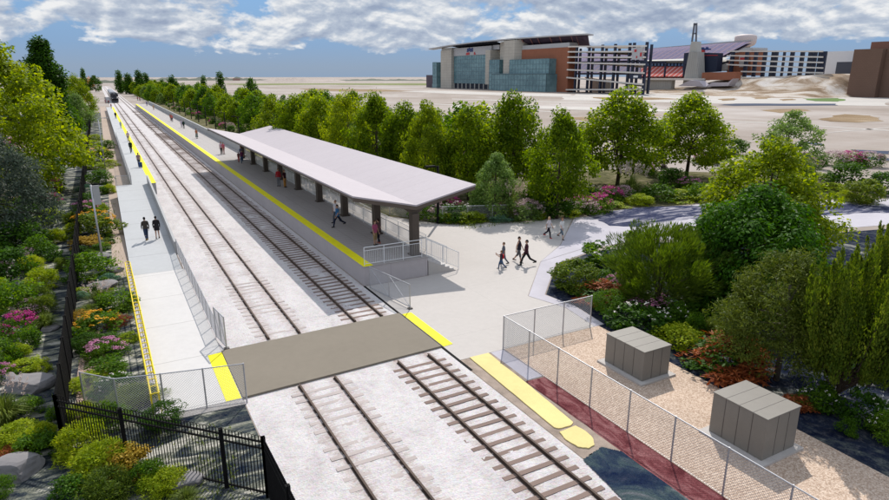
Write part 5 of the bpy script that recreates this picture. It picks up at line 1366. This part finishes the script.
# ---- ground cover that nobody could count: low tufts over the garden soil
def cover(name, polys, n, mats, hmin, hmax, seed, excl=None):
    rr = np.random.default_rng(seed); Ps = []
    for (x0,x1,y0,y1), k in polys:
        c = rr.random((max(3,k//22),2))*[x1-x0,y1-y0]+[x0,y0]; j = rr.integers(0,len(c),k); p = c[j]+rr.normal(size=(k,2))*.32
        Ps.append(p[(p[:,0]>x0)&(p[:,0]<x1)&(p[:,1]>y0)&(p[:,1]<y1)])
    P = np.concatenate(Ps); m = len(P); P3 = np.column_stack([P, np.full(m,.004)])
    D = np.column_stack([rr.normal(size=(m,2))*.55, np.ones(m)]); me = leaf_mesh(name, P3, D, unit(m), rr.uniform(hmin,hmax,m), .035, mats)
    o = bpy.data.objects.new(name, me); COL.objects.link(o)
    return tag(o, 'low grassy ground cover between the garden shrubs', 'ground cover', None, 'stuff')
cover('ground_cover', [((-2.4,.1,23.5,70),2600),((-13,-2.9,16,80),4200),((-2,2.6,14,22),1500)], 0, LM_GRASS, .08, .26, 1)
cover('ground_cover', [((22.2,40,2,26),2200),((25,60,42,50),9000)], 0, LM_GRASS, .10, .30, 2)
# ---- boulders
M_ROCK = mat_concrete('rock', (.20,.19,.195), None, 0, 0, .9, .35, 18)
def rock(px, py, wpx, hgt, label, seed):
    P = at(px, py); w = wpx*depth(P)/FPX; bm = bmesh.new(); bmesh.ops.create_icosphere(bm, subdivisions=3, radius=.5); rr = random.Random(seed)
    ax = [Vector((rr.gauss(0,1),rr.gauss(0,1),rr.gauss(0,1))).normalized() for _ in range(9)]; of = [rr.uniform(.28,.44) for _ in ax]
    for v in bm.verts:
        for a, o in zip(ax, of):
            d = v.co.dot(a)
            if d > o: v.co -= a*(d-o)
        v.co += Vector((rr.gauss(0,.008),rr.gauss(0,.008),rr.gauss(0,.008)))
        v.co = Vector((v.co.x*w*1.25, v.co.y*w*1.0, (v.co.z+.22)*hgt*1.5))
    me = bpy.data.meshes.new('boulder'); bm.to_mesh(me); bm.free(); me.materials.append(M_ROCK)
    o = bpy.data.objects.new('boulder', me); COL.objects.link(o); o.location = P; o.rotation_euler = (0,0,rr.uniform(-.4,.4)); return tag(o, label, 'boulder')
rock(32,388,36,.6,'large grey boulder beside the big grass tuft, left of the black fence',1)
rock(14,474,46,.55,'flat grey boulder near the lower left corner',2)
rock(103,288,26,.4,'grey boulder right of the big leafy shrub in the garden strip',3)
rock(114,272,16,.35,'small grey boulder behind the teal mound',4)
rock(98,258,18,.35,'grey boulder at the foot of the panel topped pole',5)
rock(8,382,20,.4,'small grey boulder beside the pink flowers at the left edge',6)
rock(62,238,10,.25,'small pale stone on the rocky slope beside the black fence',7)
rock(50,330,14,.25,'small pale stone right of the bright magenta shrub',8)
rock(186,484,30,.3,'low pale stone at the bottom edge in front of the black fence',9)

# ------------------------------------------------------------------ people
M_SKIN = [plain('skin_a', (.46,.27,.19), .55, 0, .35, .06, 4), plain('skin_b', (.30,.17,.11), .55, 0, .35, .06, 4)]
CLOTH = {}
def cloth(c):
    k = 'cloth_%d_%d_%d' % tuple(int(x*999) for x in c)
    return plain(k, c, .85, 0, .15, .16, 6, 60)
M_EYE = plain('eye_dark', (.02,.015,.012), .3)
def capsule(b, p, q, r0, r1, n=10):
    p, q = Vector(p), Vector(q); d = q-p; L = d.length; d = d/L if L > 1e-6 else Vector((0,0,1)); pts = []; rs = []
    for k in range(4): a = math.pi/2*(1-k/3); pts.append(p-d*r0*math.sin(a)); rs.append(max(.002,r0*math.cos(a)))
    for k in range(4): a = math.pi/2*(k/3); pts.append(q+d*r1*math.sin(a)); rs.append(max(.002,r1*math.cos(a)))
    # own frame so that parallel points never collapse
    u = Vector((0,1,0)) if abs(d.y) < .9 else Vector((1,0,0)); a_ = d.cross(u).normalized(); b_ = a_.cross(d); vs = []; fs = []
    for P_, R_ in zip(pts, rs):
        for k in range(n): t = 2*math.pi*k/n; vs.append(P_+(a_*math.cos(t)+b_*math.sin(t))*R_)
    for i in range(len(pts)-1):
        for k in range(n): fs.append((i*n+k, i*n+(k+1)%n, (i+1)*n+(k+1)%n, (i+1)*n+k))
    fs.append(tuple(range(n))[::-1]); fs.append(tuple((len(pts)-1)*n+k for k in range(n))); b.add(vs, fs)
def ellipsoid(b, c, rx, ry, rz, nu=14, nv=9, z0=-1.0, cut=None):
    vs = []; fs = []; c = Vector(c)
    for j in range(nv+1):
        ph = math.pi*j/nv; 
        for k in range(nu): t = 2*math.pi*k/nu; vs.append(c+Vector((rx*max(.02,math.sin(ph))*math.cos(t), ry*max(.02,math.sin(ph))*math.sin(t), max(-math.cos(ph), z0)*rz)))
    for j in range(nv):
        for k in range(nu): fs.append((j*nu+k, j*nu+(k+1)%nu, (j+1)*nu+(k+1)%nu, (j+1)*nu+k))
    fs.append(tuple(range(nu))[::-1]); fs.append(tuple(nv*nu+k for k in range(nu))); b.add(vs, fs)
def loft(b, secs, n=16):
    """elliptical sections (centre, rx, ry) stacked upward"""
    vs = []; fs = []
    for c, rx, ry in secs:
        for k in range(n): t = 2*math.pi*k/n; vs.append((c[0]+rx*math.cos(t), c[1]+ry*math.sin(t), c[2]))
    for i in range(len(secs)-1):
        for k in range(n): fs.append((i*n+k, i*n+(k+1)%n, (i+1)*n+(k+1)%n, (i+1)*n+k))
    fs.append(tuple(range(n))[::-1]); fs.append(tuple((len(secs)-1)*n+k for k in range(n))); b.add(vs, fs)
def fused(b, name, mat, vox, smooth=2):
    """the overlapping volumes fused into one continuous skin"""
    me = bpy.data.meshes.new('tmp'); me.from_pydata([tuple(v) for v in b.v], [], b.f)
    bm = bmesh.new(); bm.from_mesh(me); bmesh.ops.recalc_face_normals(bm, faces=bm.faces[:]); bm.to_mesh(me); bm.free()
    o = bpy.data.objects.new('tmp', me); COL.objects.link(o)
    m = o.modifiers.new('r','REMESH'); m.mode = 'VOXEL'; m.voxel_size = vox
    if smooth: s = o.modifiers.new('s','SMOOTH'); s.iterations = smooth; s.factor = .5
    dg = bpy.context.evaluated_depsgraph_get(); me2 = bpy.data.meshes.new_from_object(o.evaluated_get(dg)); me2.name = name
    bpy.data.objects.remove(o); bpy.data.meshes.remove(me); me2.materials.clear(); me2.materials.append(mat); me2.shade_smooth(); return me2
def person(P, face, label, top=(.05,.05,.06), low=(.03,.035,.06), shoe=(.03,.025,.02), hair=(.03,.02,.015), stride=0.0, arms=(0.1,-.1), bend=(.25,.25),
           h=1.75, legs='trousers', sleeve='short', skin=0, long_hair=False, carry=None, group=None, fine=True, reach=None, bag=None, hat=False):
    """face: heading in degrees, 0 = away along the tracks (+Y), 90 = towards -X"""
    k = h/1.75; vox = .0075 if fine else .013
    hipz = .93; sw = .175; hw = .085
    def leg(s, a):
        hip = Vector((s*hw,0,hipz)); kn = hip+Vector((s*.005, math.sin(a)*.45, -math.cos(a)*.45)); a2 = a-abs(a)*.55-(.25 if a < 0 else 0)
        an = kn+Vector((0, math.sin(a2)*.42, -math.cos(a2)*.42)); return hip, kn, an
    def arm(s, a, bd, out=.10):
        sh = Vector((s*sw,-.01,1.395)); el = sh+Vector((s*.055, math.sin(a)*.29, -math.cos(a)*.28)); a2 = a+bd
        wr = el+Vector((-s*.01, math.sin(a2)*.255, -math.cos(a2)*.255)); return sh, el, wr
    Ls = {1: leg(1, stride), -1: leg(-1, -stride)}; As = {1: arm(1, arms[0], bend[0]), -1: arm(-1, arms[1], bend[1])}
    if reach:
        for s in reach: sh = As[s][0]; el = sh+Vector((s*.07,.20,-.16)); As[s] = (sh, el, el+Vector((-s*.03,.20,.15)))
    lowest = min(Ls[1][2].z, Ls[-1][2].z)-.075
    b = MB()
    loft(b, [((0,.0,.86),.13,.10),((0,.0,.95),.165,.115),((0,.01,1.08),.135,.095),((0,.012,1.22),.148,.11),((0,.0,1.34),.155,.105),((0,-.01,1.43),.10,.07),((0,-.012,1.48),.055,.052)])
    capsule(b, (0,-.012,1.42), (0,.005,1.56), .060, .052)
    ellipsoid(b, (0,.012,1.655), .074, .094, .112); ellipsoid(b, (0,.035,1.60), .056, .066, .062); capsule(b, (0,.100,1.655), (0,.118,1.628), .010, .014, 8)
    for s in (-1,1): ellipsoid(b, (s*.077,.0,1.645), .011, .022, .032, 8, 6)
    for s in (-1,1):
        hip, kn, an = Ls[s]; capsule(b, hip, kn, .082, .055); capsule(b, kn, an, .054, .036); m = kn.lerp(an,.3); capsule(b, m+Vector((0,-.012,.02)), kn.lerp(an,.5)+Vector((0,-.008,0)), .05, .042)
        capsule(b, an+Vector((0,-.03,-.035)), an+Vector((s*.015,.15,-.05)), .036, .028)
        sh, el, wr = As[s]; capsule(b, (s*.05,-.012,1.45), sh, .050, .054); capsule(b, sh, el, .047, .037); capsule(b, el, wr, .037, .025)
        d = (wr-el).normalized(); side = Vector((0,1,0)) if abs(d.y) < .8 else Vector((0,0,1)); side = (side-d*side.dot(d)).normalized(); nrm = d.cross(side)
        pc = wr+d*.05
        for q in (-.028,-.009,.010,.028): capsule(b, wr+side*q*.5, pc+side*q+d*.03, .016, .014, 6)
        for q, ln in ((-.031,.062),(-.010,.078),(.011,.083),(.032,.072)):
            r0 = pc+side*q+d*.03; m = r0+d*ln*.55-nrm*s*.008; capsule(b, r0, m, .0095, .009, 6); capsule(b, m, m+(d*.9-nrm*s*.5).normalized()*ln*.5, .009, .0075, 6)
        t0 = wr+d*.02+side*.022; t1 = t0+(d*.6+side*.8).normalized()*.045; capsule(b, t0, t1, .012, .010, 6); capsule(b, t1, t1+(d*.95+side*.2).normalized()*.035, .010, .008, 6)
    body = fused(b, 'person', M_SKIN[skin], vox)
    root = bpy.data.objects.new('person', body); COL.objects.link(root); tag(root, label, 'person', group)
    root.location = (P[0],P[1],P[2]-lowest*k); root.rotation_euler = (0,0,R(face)); root.scale = (k,k,k)
    def kid(bb, name, mat, v=None, sm=2):
        o = bpy.data.objects.new(name, fused(bb, name, mat, v or vox*1.3, sm)); COL.objects.link(o); o.parent = root; return o
    # top
    b = MB(); g = .014
    loft(b, [((0,.0,.90),.182,.132),((0,.0,.97),.182,.130),((0,.01,1.09),.158,.117),((0,.012,1.22),.164,.126),((0,.0,1.34),.168,.118),((0,-.01,1.43),.115,.082),((0,-.012,1.482),.070,.066)])
    for s in (-1,1):
        sh, el, wr = As[s]; 
        if sleeve == 'none': capsule(b, (s*.05,-.01,1.45), (s*.12,-.01,1.425), .055, .048); continue
        capsule(b, (s*.05,-.012,1.45), sh, .058, .063)
        if sleeve == 'short': capsule(b, sh, sh.lerp(el,.62), .061, .056)
        else: capsule(b, sh, el, .062, .05); capsule(b, el, el.lerp(wr,.9), .05, .037)
    kid(b, 'jacket' if sleeve == 'long' else 'shirt', cloth(top))
    b = MB()
    if legs == 'skirt':
        loft(b, [((0,.0,.50),.25,.20),((0,.0,.72),.21,.165),((0,.0,.95),.176,.126),((0,.0,1.0),.17,.12)])
    elif legs == 'dress':
        loft(b, [((0,.0,.22),.27,.22),((0,.0,.60),.22,.175),((0,.0,.95),.18,.13),((0,.0,1.05),.165,.12)])
    elif legs == 'short_skirt':
        loft(b, [((0,.0,.66),.20,.16),((0,.0,.95),.180,.130),((0,.0,1.0),.17,.12)])
    else:
        loft(b, [((0,.0,.84),.168,.125),((0,.0,.93),.178,.126),((0,.0,1.0),.165,.118)])
        for s in (-1,1):
            hip, kn, an = Ls[s]; capsule(b, hip, kn, .096, .070)
            if legs == 'trousers': capsule(b, kn, an+Vector((0,0,.01)), .070, .052)
            else: capsule(b, kn, kn.lerp(an,.12), .074, .072)
    kid(b, {'trousers':'trousers','shorts':'shorts'}.get(legs,'skirt'), cloth(low))
    for s in (-1,1):
        an = Ls[s][2]; b = MB(); capsule(b, an+Vector((0,-.035,-.034)), an+Vector((s*.016,.155,-.052)), .046, .036); capsule(b, an+Vector((0,-.02,-.02)), an+Vector((0,-.02,.03)), .046, .044); kid(b, 'shoe', cloth(shoe))
    b = MB(); ellipsoid(b, (0,-.006,1.682), .086, .102, .100, 16, 10, -.15); ellipsoid(b, (0,-.05,1.64), .075, .06, .09, 14, 9, -.7)
    if long_hair: loft(b, [((0,-.07,1.38),.07,.028),((0,-.075,1.5),.085,.04),((0,-.05,1.64),.08,.05)])
    kid(b, 'hair', cloth(hair))
    b = MB()
    for s in (-1,1): ellipsoid(b, (s*.030,.098,1.668), .011, .006, .008, 8, 6)
    o = b.build('eyes', M_EYE); o.parent = root
    b = MB(); ellipsoid(b, (0,.100,1.588), .022, .006, .006, 10, 6); o = b.build('mouth', cloth((.32,.11,.10))); o.parent = root
    if bag:
        b = MB(); loft(b, [((0,-.17,1.02),.13,.075),((0,-.18,1.10),.145,.09),((0,-.175,1.30),.14,.085),((0,-.16,1.40),.11,.06)])
        for s in (-1,1): b.tube([(s*.09,-.10,1.42),(s*.10,.02,1.47),(s*.105,.115,1.38),(s*.11,.09,1.18),(s*.11,-.10,1.08)], .016, 6)
        o = b.build('backpack', cloth(bag)); tag(o, *carry) if carry else None
        o.location = root.location; o.rotation_euler = root.rotation_euler; o.scale = root.scale
    return root
def cam_face(P): return math.degrees(math.atan2(P[0], P[1]))      # heading that turns the back to the viewer... plus 180 to face
def stand(px, py, z=0.0):
    return at(px, py, z)
def ramp_at(px, py):
    z = .05
    for _ in range(30): P = at(px, py, z); z = ramp_z(P.y)
    return P
BLK = (.012,.012,.014); NVY = (.02,.03,.07); GRY = (.14,.14,.15); KHA = (.28,.20,.11); WHT = (.66,.65,.64)
# plaza
person(stand(501,269), 60, 'child in dark shirt and jeans with raised arms, walking before a taller boy', (.04,.04,.055), (.04,.08,.16), hair=(.16,.085,.035), h=1.28, stride=.35, reach=(1,-1), bag=(.42,.02,.03), carry=('small red backpack worn by the child on the plaza','backpack'))
person(stand(503.3,264.5), 70, 'boy in grey shirt walking just behind the child with the red backpack', (.11,.12,.15), (.10,.11,.14), hair=(.13,.075,.035), h=1.55, stride=.25)
person(stand(518.6,262.4), 215, 'man in dark sleeveless top and grey shorts walking left of the man in black', (.02,.02,.032), (.10,.10,.11), (.05,.05,.05), stride=.28, legs='shorts', sleeve='none', arms=(-.3,.3), h=1.82)
person(stand(526,265.6), 70, 'man in black trousers and maroon shirt striding across the plaza', (.05,.014,.022), BLK, hair=BLK, stride=.52, sleeve='long', arms=(-.4,.4), h=1.84)
person(stand(548.4,237.8), 200, 'blond woman in white top, black leggings and red shoes at the back of the plaza', (.60,.55,.57), (.016,.015,.025), (.45,.04,.035), (.50,.36,.20), stride=.38, long_hair=True, h=1.72, arms=(-.3,.3))
person(stand(561.4,239.2), 185, 'man in white shirt and blue grey cropped trousers at the back of the plaza', WHT, (.12,.16,.20), hair=(.22,.10,.05), stride=.42, arms=(.4,-.4), h=1.74, legs='shorts')
# canopied platform
Z = 1.265
person(stand(338,227,Z), 100, 'man in blue shirt and dark trousers walking under the canopy', (.035,.13,.28), (.016,.022,.045), stride=.5, h=1.76, arms=(-.3,.35))
person(stand(336.2,222.5,Z), 110, 'grey haired man in white shirt just behind the man in the blue shirt', (.60,.58,.62), (.10,.11,.14), hair=(.36,.22,.16), stride=.3, h=1.78)
person(stand(375.4,245.2,Z), 205, 'woman in pink shirt and tan shorts near the platform end', (.42,.10,.19), (.34,.24,.12), (.02,.02,.02), (.10,.05,.03), legs='shorts', h=1.70, arms=(.1,.2))
person(stand(378.6,243.3,Z), 20, 'person in black trousers close behind the woman in pink at the platform end', (.12,.07,.07), (.012,.014,.022), (.35,.12,.09), h=1.72, stride=.12)
person(stand(279,186,Z), 150, 'man in red shirt and grey trousers under the middle of the canopy', (.34,.02,.028), (.16,.17,.19), hair=(.16,.08,.04), h=1.80, sleeve='long')
person(stand(285.2,187.2,Z), 215, 'woman in dark top and orange trousers beside the man in red', (.05,.014,.022), (.50,.24,.055), hair=(.20,.11,.04), h=1.78, long_hair=True)
person(stand(239,162,Z), 190, 'child in red under the far end of the canopy', (.20,.06,.07), (.50,.03,.03), h=1.30, fine=False)
person(stand(242.4,163,Z), 170, 'woman in purple top and blue jeans leading the child in red', (.14,.03,.09), (.04,.10,.20), h=1.70, stride=.4, fine=False)
person(stand(241.6,160,Z), 200, 'man in blue grey shirt behind the woman in purple', (.17,.20,.34), (.05,.06,.10), hair=(.20,.11,.06), h=1.80, fine=False)
person(stand(221.6,154,Z), 140, 'person in pale shirt and black trousers in the pair left of the canopy', (.42,.30,.38), BLK, h=1.76, fine=False)
person(stand(223.9,154.2,Z), 200, 'woman in pink top and pink trousers in the pair left of the canopy', (.50,.12,.17), (.46,.27,.25), h=1.72, fine=False, long_hair=True)
person(stand(197,138.5,Z), 200, 'woman in rust top and long grey skirt on the far platform', (.34,.13,.07), (.17,.19,.17), legs='dress', h=1.74, fine=False, long_hair=True)
person(stand(181.8,127.6,Z), 150, 'person in pale lilac shirt beside a person in dark green on the far platform', (.46,.40,.50), (.42,.38,.46), h=1.72, fine=False)
person(stand(184,128.6,Z), 180, 'person in dark green jacket on the far platform', (.018,.04,.032), (.014,.02,.022), sleeve='long', h=1.76, fine=False)
person(stand(172.4,121.8,Z), 170, 'person in coral shirt and navy trousers on the far platform', (.50,.12,.10), NVY, h=1.80, fine=False)
person(stand(171,120.8,Z), 170, 'person in maroon top just behind the coral shirt on the far platform', (.30,.07,.06), (.20,.10,.07), h=1.76, fine=False)
person(stand(153.8,109.9,Z), 160, 'person in tan clothes far along the right platform', (.50,.33,.18), (.42,.28,.17), h=1.75, fine=False)
person(stand(147,106,Z), 180, 'person in blue clothes far along the right platform', (.09,.10,.28), (.05,.06,.17), h=1.75, fine=False)
person(stand(137.8,100.6,Z), 180, 'person in dark red clothes at the far end of the right platform', (.34,.04,.05), NVY, h=1.75, fine=False)
person(stand(140,101.2,Z), 180, 'person in pink and navy clothes at the far end of the right platform', (.45,.10,.12), NVY, h=1.75, fine=False)
# left ramp and platform
P = ramp_at(147,240.5)
person(P, 8, 'man in dark brown jacket and jeans walking up the ramp', (.055,.045,.035), (.03,.045,.085), (.22,.14,.03), BLK, stride=.28, sleeve='long', arms=(-.15,.2), h=1.80)
P = ramp_at(158,238.6)
person(P, -6, 'woman in short black dress walking up the ramp beside the man in jeans', (.022,.020,.022), (.022,.020,.022), (.10,.07,.05), BLK, stride=.2, legs='short_skirt', h=1.74, sleeve='long')
person(stand(139.6,166.8,Z), 190, 'woman in pale top and dark jeans holding a blue case on the left platform', (.30,.20,.22), (.05,.06,.10), hair=(.10,.05,.03), h=1.76, fine=False, long_hair=True)
person(stand(131.4,152.9,Z), 185, 'man in dark green suit on the left platform', (.014,.030,.024), (.014,.026,.024), sleeve='long', h=1.82, fine=False, stride=.18, arms=(.3,-.3))
person(stand(128.6,141.5,Z), 185, 'person in pale pink top partly behind the man in the dark suit', (.45,.33,.40), (.20,.18,.25), h=1.74, fine=False)
person(stand(121.2,128.2,Z), 180, 'person in pale blue clothes on the left platform', (.36,.44,.50), (.28,.40,.46), h=1.55, fine=False)
person(stand(116,118.6,Z), 170, 'person in black clothes carrying a rust coloured bag on the left platform', (.018,.018,.02), (.02,.02,.022), sleeve='long', h=1.80, fine=False)
person(stand(111.4,108.5,Z), 180, 'person in reddish top far along the left platform', (.36,.16,.15), (.14,.16,.28), h=1.75, fine=False)
person(stand(109,104.4,Z), 180, 'person in dark red jacket at the far end of the left platform', (.20,.03,.035), BLK, sleeve='long', h=1.80, fine=False)
person(stand(105.6,103.6,Z), 180, 'person in plum top at the far end of the left platform, left of another', (.26,.10,.14), (.20,.10,.12), h=1.75, fine=False)
# blue trolley case beside the woman on the left platform
P = stand(141,167.6,Z); r = empty('suitcase', P, 'blue wheeled suitcase beside the woman on the left platform', 'suitcase')
MB().box((P.x-.20,P.y-.12,P.z+.05),(P.x+.20,P.y+.12,P.z+.68)).build('case', cloth((.03,.07,.22)), r, bevel=.04)
MB().tube([(P.x-.12,P.y+.1,P.z+.66),(P.x-.12,P.y+.1,P.z+1.0),(P.x+.12,P.y+.1,P.z+1.0),(P.x+.12,P.y+.1,P.z+.66)], .012, 6).build('handle', M_GALV, r)
b = MB()
for s in (-.15,.15): b.tube([(P.x+s-.02,P.y,P.z+.04),(P.x+s+.02,P.y,P.z+.04)], .04, 10)
b.build('wheel', M_BLACK, r)
